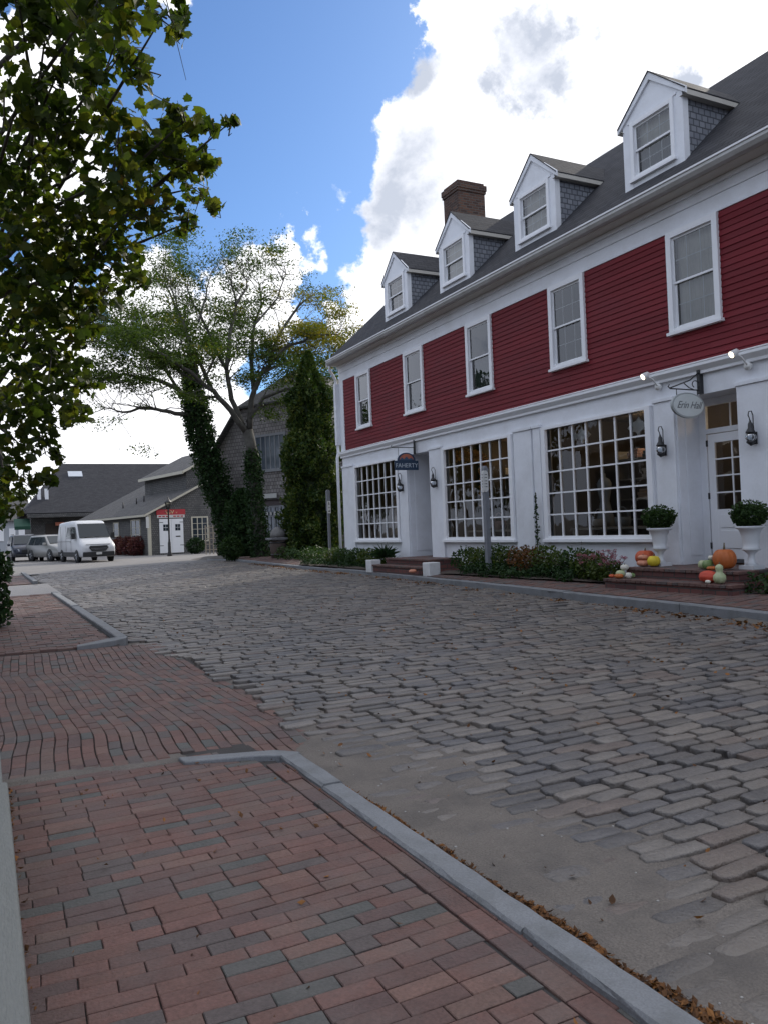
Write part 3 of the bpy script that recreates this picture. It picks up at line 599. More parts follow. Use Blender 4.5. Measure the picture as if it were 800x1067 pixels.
for (a,b,n,k) in WIN:
    fr=MB(); fr.box(DX-.07,DX+.08,a-.12,a,ZSI,ZW1+.06); fr.box(DX-.07,DX+.08,b,b+.12,ZSI,ZW1+.06); fr.box(DX-.068,DX+.08,a,b,ZW1,ZW1+.06); fr.box(DX-.11,DX+.08,a-.15,b+.15,ZSI-.0,ZW0-.06); fr.box(DX-.05,DX+.08,a,b,ZW0-.06,ZW0)
    w=fr.build('shop_window',WHITE2,bd,bevel=.004)
    mu=MB()
    for i in range(1,n): yy=a+(b-a)*i/n; mu.box(DX-.02,DX+.03,yy-.014,yy+.014,ZW0,ZW1)
    for i in range(1,5):
        zz=ZW0+(ZW1-ZW0)*i/5
        for j in range(n): mu.box(DX-.018,DX+.028,a+(b-a)*j/n+.014,a+(b-a)*(j+1)/n-.014,zz-.014,zz+.014)
    mu.build('muntins',WHITE2,w)
    g=MB()
    for j in range(n):
        for q in range(5):
            ya=a+(b-a)*j/n+.012; yb=a+(b-a)*(j+1)/n-.012; za=ZW0+(ZW1-ZW0)*q/5+.012; zb=ZW0+(ZW1-ZW0)*(q+1)/5-.012; t1,t2=RNG.normal(0,.0012,2)
            g.add([(DX+.006+t1,ya,za),(DX+.006-t1,yb,za),(DX+.006-t1+t2,yb,zb),(DX+.006+t1+t2,ya,zb)],[(0,3,2,1)])
    g.build('glass_panes',SHOPG,w)
    # display room behind the window
    rm=MB(); D_=2.6
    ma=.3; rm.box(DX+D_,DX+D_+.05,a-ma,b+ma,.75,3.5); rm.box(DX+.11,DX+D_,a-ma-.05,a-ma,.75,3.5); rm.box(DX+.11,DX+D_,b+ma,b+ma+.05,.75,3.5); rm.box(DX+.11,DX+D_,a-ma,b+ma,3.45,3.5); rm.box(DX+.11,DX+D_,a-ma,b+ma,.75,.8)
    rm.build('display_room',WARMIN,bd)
# recesses
BULB=mat('warm_bulb',(.9,.8,.6),.5,emis=((1,.72,.42),40.))
for (a,b) in REC:
    dp=1.0 if a>12 else .47; rc=MB()
    rc.box(DX+.1,DX+dp,b,b+.06,.3,3.3); rc.box(DX+.1,DX+dp,a-.06,a,.3,3.3); rc.box(DX+.1,DX+dp+.06,a,b,3.27,3.33)
    rc.box(DX+dp,DX+dp+.06,a-.06,a+.08,.3,3.27); rc.box(DX+dp,DX+dp+.06,b-.14,b+.06,.3,3.27)
    rc.box(DX+dp,DX+dp+.06,a+.08,b-.14,3.15,3.27); rc.box(DX+dp-.01,DX+dp+.05,a+.08,b-.14,2.7,2.78)
    # raised panel on the side wall
    rc.box(DX+.16,DX+dp-.06,b-.012,b,.75,3.1)
    rc.build('recess_lining',WHITE,bd,bevel=.003)
    ya,yb=a+.1,b-.16; x0=DX+dp+.005; z0=.69; dr=MB()
    dr.box(x0,x0+.045,ya,ya+.13,z0,2.69); dr.box(x0,x0+.045,yb-.13,yb,z0,2.69); dr.box(x0,x0+.045,ya+.13,yb-.13,z0,1.48); dr.box(x0,x0+.045,ya+.13,yb-.13,2.55,2.69)
    dr.box(x0-.012,x0,ya+.2,yb-.2,.86,1.14); dr.box(x0-.012,x0,ya+.2,yb-.2,1.19,1.40)
    door=dr.build('shop_door',WHITE2,bd,bevel=.004)
    mu=MB(); yy=(ya+yb)/2; mu.box(x0+.01,x0+.03,yy-.012,yy+.012,1.48,2.55)
    for i in range(1,4): zz=1.48+1.07*i/4; mu.box(x0+.011,x0+.029,ya+.13,yb-.13,zz-.011,zz+.011)
    mu.build('muntins',WHITE2,door)
    g=MB(); g.add([(x0+.02,ya+.13,1.48),(x0+.02,yb-.13,1.48),(x0+.02,yb-.13,2.55),(x0+.02,ya+.13,2.55)],[(0,3,2,1)]); g.build('pane',SHOPG,door)
    hd=MB(); hd.tube([(x0-.05,ya+.06,1.45),(x0-.05,ya+.06,1.7)],.012,8); hd.box(x0-.05,x0,ya+.052,ya+.068,1.46,1.48); hd.box(x0-.05,x0,ya+.052,ya+.068,1.67,1.69); hd.build('handle',IRON,door)
    hg=MB()
    for zz in (.85,1.65,2.5): hg=MB(); hg.box(x0-.01,x0+.0,yb-.005,yb+.03,zz,zz+.1); hg.build('hinge',IRON,door)
    th=MB(); th.box(DX+dp-.08,DX+dp+.06,a+.08,b-.14,.64,.685); th.build('threshold',mat('slate_threshold',(.08,.08,.09),.6),bd)
    tm=MB(); tm.box(DX+dp+.01,DX+dp+.03,yy-.01,yy+.01,2.78,3.15); tm.build('transom_bar',WHITE2,bd)
    g=MB(); g.add([(DX+dp+.02,a+.08,2.78),(DX+dp+.02,b-.14,2.78),(DX+dp+.02,b-.14,3.15),(DX+dp+.02,a+.08,3.15)],[(0,3,2,1)]); g.build('transom_pane',SHOPG,bd)
    rm=MB(); rm.box(DX+3,DX+3.05,a-.5,b+.5,.6,3.5); rm.box(DX+dp+.1,DX+3,a-.55,a-.5,.6,3.5); rm.box(DX+dp+.1,DX+3,b+.5,b+.55,.6,3.5); rm.box(DX+dp+.1,DX+3,a-.5,b+.5,3.45,3.5); rm.build('hallway',WARMIN,bd)
# ceiling lamps inside (lit in the photograph)
def pend(x,y,z,lab,big=1.):
    t=thing('ceiling_lamp',lab,'lamp',(x,y,3.44),0,'small warm lamps inside the shop')
    s=MB(); s.tube([(x,y,3.45),(x,y,z+.04)],.006,5); s.build('cord',IRON,t); b_=MB(); b_.lathe([(.001,-.035),(.03,-.02),(.035,0),(.025,.025),(.01,.035)],(x,y,z),12,big,big); b_.build('bulb',BULB,t)
def plight(x,y,z,e):
    l=bpy.data.lights.new('lamp_light','POINT'); l.energy=e; l.color=(1,.72,.45); l.shadow_soft_size=.05; o=bpy.data.objects.new('lamp_light',l); COL.objects.link(o); o.location=(x,y,z)
for q in ((11.3,10.25,2.9),(11.6,11.7,3.05),(11.5,14.6,2.9),(11.6,16.1,3.0),(11.6,20.3,2.9),(11.2,8.7,2.95)): plight(*q,1.8)
pend(11.2,8.98,3.05,'left of two lit bulbs seen through the transom above the right door'); pend(11.2,8.42,3.05,'right of two lit bulbs seen through the transom above the right door')
pend(11.3,10.25,3.0,'lit bulb high in the right end of the large shop window'); pend(11.6,11.7,3.15,'lit bulb in the middle of the large shop window')
pend(11.5,14.6,3.0,'lit bulb toward the right end of the middle shop window'); pend(11.6,16.1,3.1,'lit bulb toward the left end of the middle shop window'); pend(11.6,20.3,3.0,'lit bulb inside the leftmost shop window')
# display furniture
PASTEL=[(.45,.42,.38),(.3,.33,.36),(.4,.25,.18),(.16,.22,.26),(.5,.47,.42),(.28,.2,.14),(.12,.14,.12),(.45,.3,.28)]
pm=[mat('goods_%s'%n,c,.8,.2,8) for n,c in zip(('linen','slate','clay','teal','cream','brown','moss','rose'),PASTEL)]
for (y0,y1,lab) in ((10.0,12.4,'shelving behind the large shop window right of the bed planting'),(14.1,16.3,'shelving inside the middle shop window'),(19.3,21.4,'shelving inside the leftmost shop window')):
    t=thing('display_shelf',lab,'shelf',(11.7,(y0+y1)/2,.8),0,'display shelves in the shop windows')
    m_=MB()
    for z in (1.35,1.75,2.15,2.55): m_.box(11.5,11.85,y0,y1,z,z+.03)
    for yy in (y0,y1-.04,(y0+y1)/2): m_.box(11.52,11.83,yy,yy+.04,.8,2.75)
    m_.build('shelf_frame',SHELF,t)
    for k in range(8):
        m2=MB()
        z=[1.38,1.78,2.18,2.58][k%4]; yy=RNG.uniform(y0+.1,y1-.3)
        for j in range(3): m2.box(11.5+.02*j,11.8,yy+.01*j,yy+RNG.uniform(.18,.3),z+.06*j+.002,z+.06*j+.06)
        o=m2.build('folded_goods',pm[(k*3+int(y0))%8],base=(11.6,yy,z),bevel=.01); setp(o,'folded goods stacked on the '+lab.split(' inside ')[0].split(' behind ')[0]+' '+('of the large shop window' if y0<12 else 'of the middle shop window' if y0<18 else 'of the leftmost shop window'),'goods','folded goods on the display shelves')
def table(y0,y1,lab):
    t=thing('display_table',lab,'table',(10.7,(y0+y1)/2,.8)); a=MB(); a.box(10.35,11.0,y0,y1,1.2,1.24); a.build('tabletop',SHELF,t,bevel=.005)
    for xx in (10.38,10.93):
        for yy in (y0+.04,y1-.08): a=MB(); a.box(xx,xx+.045,yy,yy+.045,.8,1.2); a.build('leg',SHELF,t)
table(10.2,12.5,'low display table inside the large shop window'); table(14.2,16.4,'low display table inside the middle shop window')
def basket(y,x,lab,m_,s=1.):
    t=thing('woven_basket',lab,'basket',(x,y,1.24)); a=MB(); a.lathe([(.1*s,0),(.15*s,.05*s),(.17*s,.14*s),(.16*s,.2*s),(.14*s,.2*s),(.13*s,.05*s)],(x,y,1.242),18); a.build('bowl',m_,t)
    a=MB(); a.tube([(x,y+.16*s*math.cos(w),1.43-.0+.2*s*math.sin(w)) for w in np.linspace(0,PI,14)],.012*s,6); a.build('handle',m_,t)
basket(10.5,10.6,'round basket with hoop handle at the right end of the large shop window',pm[4],1.15); basket(11.3,10.6,'smaller basket in the middle of the large shop window',pm[1],.9); basket(12.0,10.65,'pale basket at the left end of the large shop window',pm[0],.8); basket(15.3,10.6,'basket on the display table of the middle shop window',pm[7],1.)
# white paper fish hanging in the big window
PAPER=mat('white_paper',(.85,.86,.86),.8)
def fish(y,z,s,fl,lab):
    pr=[(-.30,.0),(-.2,.09),(-.05,.13),(.02,.2),(.08,.12),(.2,.05),(.34,.15),(.29,.0),(.36,-.12),(.2,-.04),(.06,-.1),(.0,-.2),(-.06,-.1),(-.2,-.07)]
    a=MB(); a.prism([(10.10,y+s*fl*u,z+s*v) for u,v in pr],(.03,0,0)); t=thing('paper_fish',lab,'decoration',(10.11,y,z+.1),0,'paper fish in the large shop window'); a.build('body',PAPER,t); c=MB(); c.tube([(10.115,y,z+.1),(10.115,y,3.45)],.003,4); c.build('thread',PAPER,t)
fish(11.75,2.98,.75,1,'white paper fish hanging at the top left of the large shop window'); fish(10.3,2.96,.85,-1,'white paper fish hanging at the top right of the large shop window')
# garland and dresses in middle window
GARL=leafmat('garland_leaf',[(0,(.5,.22,.07)),(.5,(.7,.4,.17)),(1,(.75,.55,.3))],.2)
a=MB(); 
for i in range(700):
    s=RNG.uniform(0,1); yy=16.3-1.15*min(s*1.6,1); zz=3.05-.35*s**2*1.5-(.75*max(0,s-.62)/.38); leaves(a,[(10.13+RNG.normal(0,.02),yy+RNG.normal(0,.06),zz+RNG.normal(0,.06))],.09,LEAF_OVAL)
setp(a.build('leaf_garland',GARL,base=(10.25,15.8,2.9)),'draped orange dried leaf garland in the middle shop window','garland')
def dress(y,x,m_,lab):
    t=thing('dress_form',lab,'mannequin',(x,y,.8)); a=MB(); a.lathe([(.24,.35),(.2,.6),(.13,.85),(.105,.95),(.15,1.15),(.17,1.3),(.12,1.38),(.04,1.42),(.035,1.5)],(x,y,.8),16,.7,1.); a.build('dress',m_,t); b_=MB(); b_.tube([(x,y,.8),(x,y,1.2)],.015,6); b_.lathe([(.14,0),(.13,.02),(.02,.03)],(x,y,.801),12); b_.build('stand',IRON,t)
dress(14.9,10.9,pm[7],'clay pink dress form behind the middle shop window'); dress(20.2,10.8,pm[0],'linen dress form inside the leftmost shop window'); dress(21.0,10.9,pm[5],'brown dress form at the left edge of the leftmost shop window'); dress(12.2,11.0,pm[1],'slate dress form at the left of the large shop window'); dress(14.35,10.8,pm[1],'slate blue dress form at the right of the middle shop window')
# steps
def steps(y0,y1,x2,x1,lab):
    t=thing('brick_steps',lab,'steps',(9.2,(y0+y1)/2,.3))
    a=MB(); a.box(x1,DX+1.0,y0+.18,y1-.1,.2,.572); a.box(x2,x1-.004,y0,y1,.2,.418); a.build('risers',STEPB,t,uv=True)
    TB=mat('bullnose_brick',(.15,.065,.058),.7,.3,6,.5,50,stain=(.09,.06,.06),stain_amt=.6,stain_scale=6,island=BRISL)
    for xx,za,ya,yb,x9 in ((x1,.573,y0+.16,y1-.08,DX+.98),(x2,.419,y0-.02,y1+.02,x1-.006)):
        b_=MB(); yy=ya
        while yy<yb-.02:
            w=min(.1,yb-yy); b_.box(xx-.025+RNG.normal(0,.003),xx+.175,yy+.004,yy+w-.004,za,za+.042+RNG.normal(0,.002)); yy+=.102
        if x9-xx>.3:
            X_=xx+.18
            r=0
            while X_<x9-.02:
                yy=ya-(0 if r%2 else .1)
                while yy<yb: 
                    q0=max(yy,ya); q1=min(yy+.2,yb)
                    if q1-q0>.02: b_.box(X_+.003,min(X_+.1,x9)-.003,q0+.003,q1-.003,za,za+.040+RNG.normal(0,.001))
                    yy+=.203
                X_+=.1; r+=1
        b_.build('tread',TB,t,bevel=.004)
    return t
steps(7.35,9.75,8.72,9.08,'wide two-step brick stoop before the right shop door with pumpkins on it')
steps(15.85,18.35,8.82,9.14,'narrower brick stoop before the left shop door between two white blocks')
def block(y0,y1,lab):
    a=MB(); a.box(8.80,9.08,y0+.03,y1-.03,.25,.57); o=a.build('cheek_block',mat('old_white_masonry',(.62,.62,.62),.8,.1,4,.4,20,stain=(.3,.32,.3),stain_amt=.5,stain_scale=3),base=(9.2,(y0+y1)/2,.3),bevel=.015); setp(o,lab,'block')
block(18.4,18.78,'white masonry block at the left side of the left stoop'); block(15.42,15.8,'white masonry block at the right side of the left stoop')
# ---------------- wall lanterns
LG=glassmat('lantern_glass',(.8,.85,.9),2.5,.1)
def lantern(y,z,lab):
    t=thing('wall_lantern',lab,'lantern',(DX-.05,y,z-.28),0,'black lanterns on the shop front'); t.scale=(.88,.88,.88); t.location[2]+=.05; x=DX-.16
    a=MB(); a.box(DX-.075,DX-.05,y-.045,y+.045,z-.2,z+.0); a.build('back_plate',IRON,t,bevel=.006)
    a=MB(); a.tube([(DX-.06,y,z-.08),(DX-.09,y,z+.12),(DX-.085,y,z+.27),(DX-.12,y,z+.34),(x-.02,y,z+.33),(x-.04,y,z+.27),(x-.01,y,z+.22),(x,y,z+.18)],.009,7); a.tube([(DX-.06,y,z-.17),(DX-.09,y,z-.2),(x,y,z-.22)],.009,6); a.build('scroll_arm',IRON,t)
    a=MB(); a.lathe([(.012,.19),(.02,.16),(.035,.13),(.04,.06),(.075,.0),(.078,-.02),(.02,-.021)],(x,y,z),14); a.build('cap',IRON,t)
    a=MB(); a.lathe([(.06,-.022),(.085,-.07),(.088,-.10),(.065,-.155)],(x,y,z),16); a.build('globe',LG,t)
    a=MB(); a.lathe([(.068,-.156),(.07,-.18),(.03,-.21),(.012,-.23)],(x,y,z),14)
    for w in np.linspace(0,2*PI,5)[:-1]: a.tube([(x+.07*math.cos(w),y+.07*math.sin(w),z-.02),(x+.094*math.cos(w),y+.094*math.sin(w),z-.085),(x+.07*math.cos(w),y+.07*math.sin(w),z-.16)],.005,4)
    a.build('cage',IRON,t)
lantern(18.72,2.5,'black lantern on the pilaster left of the left shop door'); lantern(16.95,2.5,'black lantern on the pilaster right of the left shop door'); lantern(9.57,2.55,'black lantern on the pilaster left of the right shop door'); lantern(7.86,2.55,'black lantern on the pilaster right of the right shop door')
# spotlights
SPW=mat('spot_white',(.75,.75,.73),.4); SPE=mat('spot_lens',(.9,.85,.75),.4,emis=((1,.85,.6),2.2))
def spot(y,lab):
    t=thing('spotlight',lab,'spotlight',(DX,y,3.52),0,'white spotlights over the right shop door')
    a=MB(); a.lathe([(.055,0),(.055,.02),(.03,.05)],(DX-.052,y,3.53),14,ax='x'); a.lathe([(.06,-.0),(.055,.03),(.01,.05)],(DX-.08,y,3.53),14,ax='x'); a.build('base',SPW,t)
    a=MB(); a.tube([(DX-.08,y,3.55),(DX-.16,y+.02,3.66),(DX-.28,y+.03,3.70)],.012,6); a.build('arm',SPW,t)
    d=np.array([-.6,.15,-.35]);d/=np.linalg.norm(d); c=np.array([DX-.28,y+.03,3.72])
    a=MB(); a.tube([c-d*.06,c-d*.04,c+d*.06,c+d*.07],[.02,.04,.055,.057],14); a.build('lamp_head',SPW,t); a=MB(); a.tube([c+d*.071,c+d*.074],.048,14); a.build('lens',SPE,t)
spot(9.65,'white spotlight above the lantern left of the right shop door'); spot(7.92,'white spotlight nearest the right edge above the cornice')
# hanging signs
NAVY=mat('navy_sign_paint',(.02,.045,.09),.5); NAVYL=mat('navy_edge',(.05,.10,.16),.5); SUNO=mat('sunset_paint',(.45,.14,.08),.6,.4,9); CREAM=mat('sign_letter',(.5,.55,.58),.6); SIGNW=mat('oval_sign_white',(.6,.64,.63),.5); SCR=mat('script_paint',(.12,.13,.14),.6)
ys=18.0
t=thing('hanging_sign','navy arched shop sign hanging from an iron arm beside the left door','sign',(9.7,ys,3.0))
def arch(cx,z0,w,h1,r,y,th,name,m_,par):
    pts=[(cx-w/2,y,z0),(cx+w/2,y,z0),(cx+w/2,y,z0+h1)]+[(cx+r*math.cos(a_),y,z0+h1+r*.8*math.sin(a_)) for a_ in np.linspace(0,PI,16)]+[(cx-w/2,y,z0+h1)]
    a=MB(); a.prism(pts,(0,th,0)); return a.build(name,m_,par)
arch(9.70,2.84,.68,.24,.26,ys-.012,.024,'board',NAVY,t)
a=MB(); a.prism([(9.70+.2*math.cos(w),ys-.0135,3.10+.155*math.sin(w)) for w in np.linspace(0,PI,14)],(0,-.003,0)); a.build('sunset_panel',SUNO,t)
a=MB(); a.prism([(9.5,ys-.017,3.10),(9.9,ys-.017,3.10),(9.83,ys-.017,3.16),(9.76,ys-.017,3.12),(9.70,ys-.017,3.19),(9.62,ys-.017,3.12),(9.56,ys-.017,3.17)],(0,-.003,0)); a.build('hill_panel',NAVYL,t)
text_mesh('FAHERTY',.155,frame4((9.70,ys-.014,2.955),(1,0,0),(0,0,1)),'lettering',CREAM,t,spacing=1.0)
a=MB(); a.tube([(DX-.06,ys,3.42),(9.3,ys,3.42)],.011,6); a.box(DX-.07,DX-.03,ys-.025,ys+.025,3.25,3.62); a.tube([(9.3,ys,3.42),(9.27,ys,3.45),(9.3,ys,3.47)],.009,6)
for xx in (9.48,9.92): a.tube([(xx,ys,3.42),(xx,ys,3.2)],.006,5)
a.build('bracket',IRON,t)
ys=8.81
t=thing('hanging_sign','white oval shop sign with grey script hanging by the right door','sign',(9.67,ys,3.0))
def oval(rx,rz,y0,th,name,m_,cz=3.085): a=MB(); a.prism([(9.67+rx*math.cos(w),y0,cz+rz*math.sin(w)) for w in np.linspace(0,2*PI,40)[:-1]],(0,th,0)); return a.build(name,m_,t)
oval(.34,.195,ys-.02,.04,'board',mat('oval_rim',(.35,.38,.38),.5)); oval(.315,.172,ys-.024,.003,'panel',SIGNW)
text_mesh('Erin Hall',.155,frame4((9.67,ys-.026,3.085),(1,0,0),(0,0,1)),'lettering',SCR,t,shear=.5,extr=.001,spacing=.95)
a=MB(); a.box(DX-.075,DX-.0,ys-.03,ys+.03,3.27,3.68); a.tube([(DX-.07,ys,3.33),(9.32,ys,3.33)],.01,6); a.tube([(9.32,ys,3.33),(9.28,ys,3.36),(9.31,ys,3.39)],.009,6)
a.tube([(DX-.07,ys,3.60),(9.75,ys,3.48),(9.32,ys,3.34)],.010,6); a.tube([(DX-.07,ys,3.36)]+[(9.86+.07*math.cos(w),ys,3.42+.055*math.sin(w)) for w in np.linspace(-1,4.2,12)],.008,6); a.tube([(9.62,ys,3.42),(9.72,ys,3.36),(9.8,ys,3.34)],.009,6)
for xx in (9.45,9.89): a.tube([(xx,ys,3.33),(xx,ys,3.24)],.006,5)
a.build('bracket',IRON,t)
# ---------------- urns with shrubs
URN=mat('urn_white',(.62,.64,.66),.6,.08,6,.2,30)
def urn(y,x,lab,labs):
    t=thing('planter_urn',lab,'urn',(x,y,.62)); a=MB(); z=.62
    a.box(x-.12,x+.12,y-.12,y+.12,z-.005,z+.05); a.lathe([(.09,.05),(.05,.10),(.045,.2),(.09,.25),(.13,.27),(.10,.30),(.11,.36),(.12,.46),(.15,.55),(.195,.575),(.195,.60),(.16,.60),(.14,.56)],(x,y,z),24); a.build('body',URN,t)
    s=thing('boxwood_shrub',labs,'shrub',(x,y,z+.58)); b_=MB(); leaves(b_,blob(2300,(x,y,z+.74),(.235,.25,.175),.55),.04,LEAF_OVAL,up_bias=.3); leaves(b_,blob(500,(x,y,z+.80),(.27,.28,.17),.8),.038,LEAF_OVAL,up_bias=.3); b_.build('foliage',SHRUB,s)
    c=MB(); 
    for k in range(14): e=np.array([x,y,z+.76])+RNG.normal(0,.11,3); c.tube([(x,y,z+.55),e],[.008,.003],4)
    c.build('stems',TWIG,s)
urn(9.43,9.6,'white pedestal urn left of the right shop door','rounded green shrub in the urn left of the right door'); urn(7.74,9.6,'white pedestal urn right of the right shop door','rounded green shrub in the urn right of the right door')
# ---------------- pumpkins and gourds
STEM=mat('gourd_stem',(.12,.1,.06),.8)
def gcol(n,c,c2=None): return mat('gourd_'+n,c,.62,.2,9,.15,40,stain=c2,stain_amt=.7 if c2 else 0,stain_scale=7)
G_OR=gcol('orange',(.42,.11,.022)); G_OR2=gcol('deep_orange',(.5,.09,.03)); G_PE=gcol('peach',(.55,.24,.15),(.5,.16,.08)); G_YE=gcol('yellow',(.62,.47,.03)); G_WH=gcol('white',(.6,.58,.5)); G_GR=gcol('pale_green',(.38,.43,.24),(.55,.55,.38)); G_RE=gcol('scarlet',(.5,.06,.03)); G_MG=gcol('mottled_green',(.12,.2,.06),(.4,.42,.25))
def pump(y,x,z,r,hr,m_,lab,ribs=10,rib=.13,stem=.05,tilt=None,sx=1.,name='pumpkin'):
    t=thing(name,lab,'pumpkin' if name=='pumpkin' else 'gourd',(x,y,z)); a=MB(); n=44; pr=[]
    for k in range(15):
        w=-PI/2+PI*k/14; rr=r*math.cos(w)**.85 if k not in(0,14) else .0; zz=hr*math.sin(w)*(1-.18*math.cos(w)**0*max(0,1-rr/r*1.6)); pr.append((max(rr,.004),zz+hr*.96))
    a.lathe(pr,(x,y,z),n,sx,1,rib,ribs); a.build('body',m_,t)
    if stem: b_=MB(); b_.tube([(x,y,z+hr*1.7),(x+.005,y,z+hr*1.85+stem*.5),(x+.02,y+.01,z+hr*1.85+stem)],[r*.13,r*.08,r*.06],7); b_.build('stem',STEM,t)
    return t
LZ=.617; TZ=.463
pump(9.78,9.62,LZ,.155,.13,G_OR2,'large orange pumpkin left of the right shop door',stem=.04)
pump(9.56,9.36,LZ,.10,.055,G_PE,'lower flat peach pumpkin under another, left of the right door',stem=0,ribs=8); pump(9.565,9.36,LZ+.105,.08,.042,G_PE,'flat peach pumpkin resting on top of another',stem=.015,ribs=8)
pump(9.38,9.4,LZ,.098,.09,G_YE,'yellow pumpkin beside the left urn',stem=.03,ribs=9)
pump(9.62,8.93,TZ,.075,.062,G_GR,'pale green gourd on the lower step behind the small orange one',stem=0,name='gourd',rib=.05); pump(9.60,9.0,TZ+.11,.065,.05,G_WH,'cream gourd resting high on the heap at the left of the stoop',stem=.03,name='gourd',rib=.05)
pump(9.52,8.80,TZ,.07,.038,G_OR,'small flat orange pumpkin on the left of the lower step',stem=0); pump(9.70,8.82,TZ,.045,.03,G_OR2,'tiny orange gourd at the left end of the lower step',stem=.01,name='gourd'); pump(9.37,8.86,TZ,.048,.05,G_WH,'small white gourd on the left of the lower step',stem=0,name='gourd',rib=.04); pump(9.44,9.0,TZ,.045,.04,G_MG,'small dark green gourd tucked behind the white one',stem=.02,name='gourd',rib=.04)
pump(7.96,9.32,LZ,.155,.155,G_OR,'largest orange pumpkin with tall stem right of the right door',stem=.09,ribs=12)
pump(8.27,9.25,LZ,.075,.07,G_GR,'pale green striped gourd on the landing beside the largest pumpkin',stem=0,name='gourd',rib=.06); pump(8.15,9.2,LZ,.075,.075,G_MG,'mottled green gourd touching the largest pumpkin',stem=0,name='gourd',rib=.06); pump(8.17,9.3,LZ+.13,.045,.036,G_WH,'white gourd sitting on the green gourds',stem=0,name='gourd',rib=.04); pump(8.02,9.12,LZ,.062,.03,G_OR,'small flat orange pumpkin before the largest pumpkin',stem=0)
t=pump(0,0,0,.085,.14,G_RE,'long scarlet gourd lying on the lower step right of centre',stem=.02,name='gourd',ribs=8,rib=.08); t.location=(8.84,7.98,TZ+.085); t.rotation_euler=(R(90),0,R(10))
t=thing('gourd','pale green bottle gourd standing at the right of the lower step','gourd',(8.86,7.66,TZ)); a=MB(); a.lathe([(.01,0),(.06,.012),(.085,.06),(.08,.11),(.045,.15),(.04,.17),(.052,.2),(.05,.235),(.02,.26),(.006,.262)],(8.86,7.66,TZ),24,rib=.04,nr=10); a.build('body',G_GR,t); a=MB(); a.tube([(8.86,7.66,TZ+.25),(8.87,7.66,TZ+.29)],.008,5); a.build('stem',STEM,t)
pump(7.79,8.78,TZ,.038,.026,G_WH,'tiny cream gourd between the scarlet and the bottle gourd',stem=0,name='gourd',rib=.04)
pump(15.98,8.66,.335,.085,.045,G_PE,'flat tan gourd on the pavement at the foot of the left stoop',stem=.0,name='gourd')
# ---------------- planting
def plant(name,lab,cat,c,r,n,size,m_,tm=LEAF_OVAL,shell=.3,stems=10,droop=0,ub=.35,group=None):
    t=thing(name,lab,cat,(c[0],c[1],c[2]-r[2]),0,group); a=MB(); leaves(a,blob(n,c,r,shell),size,tm,up_bias=ub,droop=droop); a.build('foliage',m_,t)
    if stems:
        b_=MB()
        for k in range(stems): e=np.array(c)+RNG.normal(0,.45,3)*np.array(r); b_.tube([(c[0]+RNG.normal(0,.05),c[1]+RNG.normal(0,.05),c[2]-r[2]*1.0),e],[.008,.003],4)
        b_.build('stems',TWIG,t)
    return t
bed=[]; 
def zb_(x,y): return float(zs(x,y))
# soil beds
for (y0,y1) in ((9.85,15.4),(18.8,24.3),(1.5,7.3)): setp(grid('garden_bed',np.linspace(9.0,9.98,6),np.linspace(y0,y1,20),lambda x,y:zs(x,y)+.02+.03*vnoise(x,y,.3,2),SOIL),kind='structure')
desc=['dark green','yellow-green','olive','bronze-tipped','bushy','leggy','loose','dense','low','spreading','ragged','rounded']
yy=15.15; k=0
refs={0:'right beside the white block of the left stoop',1:'second from the white block, under the middle window',2:'under the left half of the middle window',3:'left of the grey wayside post',4:'right behind the grey wayside post',5:'rusty red below the right end of the middle window',6:'rusty red beside the climbing vine stake',7:'at the foot of the climbing vine stake',8:'under the left end of the large window',9:'below the middle of the large window',10:'left of the pink flowers'}
for k,y in enumerate(np.linspace(15.1,11.0,11)):
    m_=RUST if k in(5,6) else (BEDL if k%3 else SHRUB)
    plant('bed_plant','leafy bed plant '+refs[k],'plant',(9.5+RNG.normal(0,.05),y,.62+RNG.uniform(-.03,.06)),(.34,.30,.28),520,.062,m_,shell=.4,group='plants in the bed under the shop windows')
for k,(y,rf2) in enumerate(((19.2,'left of the left stoop behind its white block'),(20.0,'under the middle of the leftmost window'),(20.8,'under the left part of the leftmost window'),(21.7,'under the far pilaster'),(22.5,'at the far corner of the red building'))):
    plant('bed_plant','leafy bed plant '+rf2,'plant',(9.5,y,.58),(.34,.42,.26),560,.07,[BEDL,BEDL,SHRUB,SHRUB,BEDL][k],group='plants in the bed under the shop windows')
for k,(y,rf2) in enumerate(((7.05,'just right of the right urn'),(6.3,'at the right edge of the picture beyond the stoop'),(5.5,'below the unseen right window'))):
    plant('bed_plant','leafy bed plant '+rf2,'plant',(9.55,y,.56),(.32,.36,.26),520,.062,BEDL if k==0 else SHRUB,group='plants in the bed under the shop windows')
# pink sedum and rusty shrub
for (y,x,s_,lab) in ((10.35,9.2,1,'pink flowering plant nearest the right stoop'),(10.75,9.25,.85,'pink flowering plant at the left of the other pink plants'),(10.05,9.15,.8,'low pink flowering plant at the corner of the lower step')):
    t=thing('flowering_plant',lab,'plant',(x,y,.33)); a=MB(); leaves(a,blob(520,(x,y,.33+.24*s_),(.26*s_,.26*s_,.24*s_)),.055,LEAF_OVAL); a.build('foliage',BEDL,t); b_=MB(); st=MB()
    for k in range(18):
        c=np.array([x+RNG.normal(0,.15)*s_,y+RNG.normal(0,.15)*s_,.33+.38*s_+RNG.uniform(0,.16)]); leaves(b_,blob(26,c,(.045,.045,.028)),.026,LEAF_RH,up_bias=.6); st.tube([(x,y,.35),c],[.006,.003],4)
    b_.build('flowers',PINK,t); st.build('stems',TWIG,t)
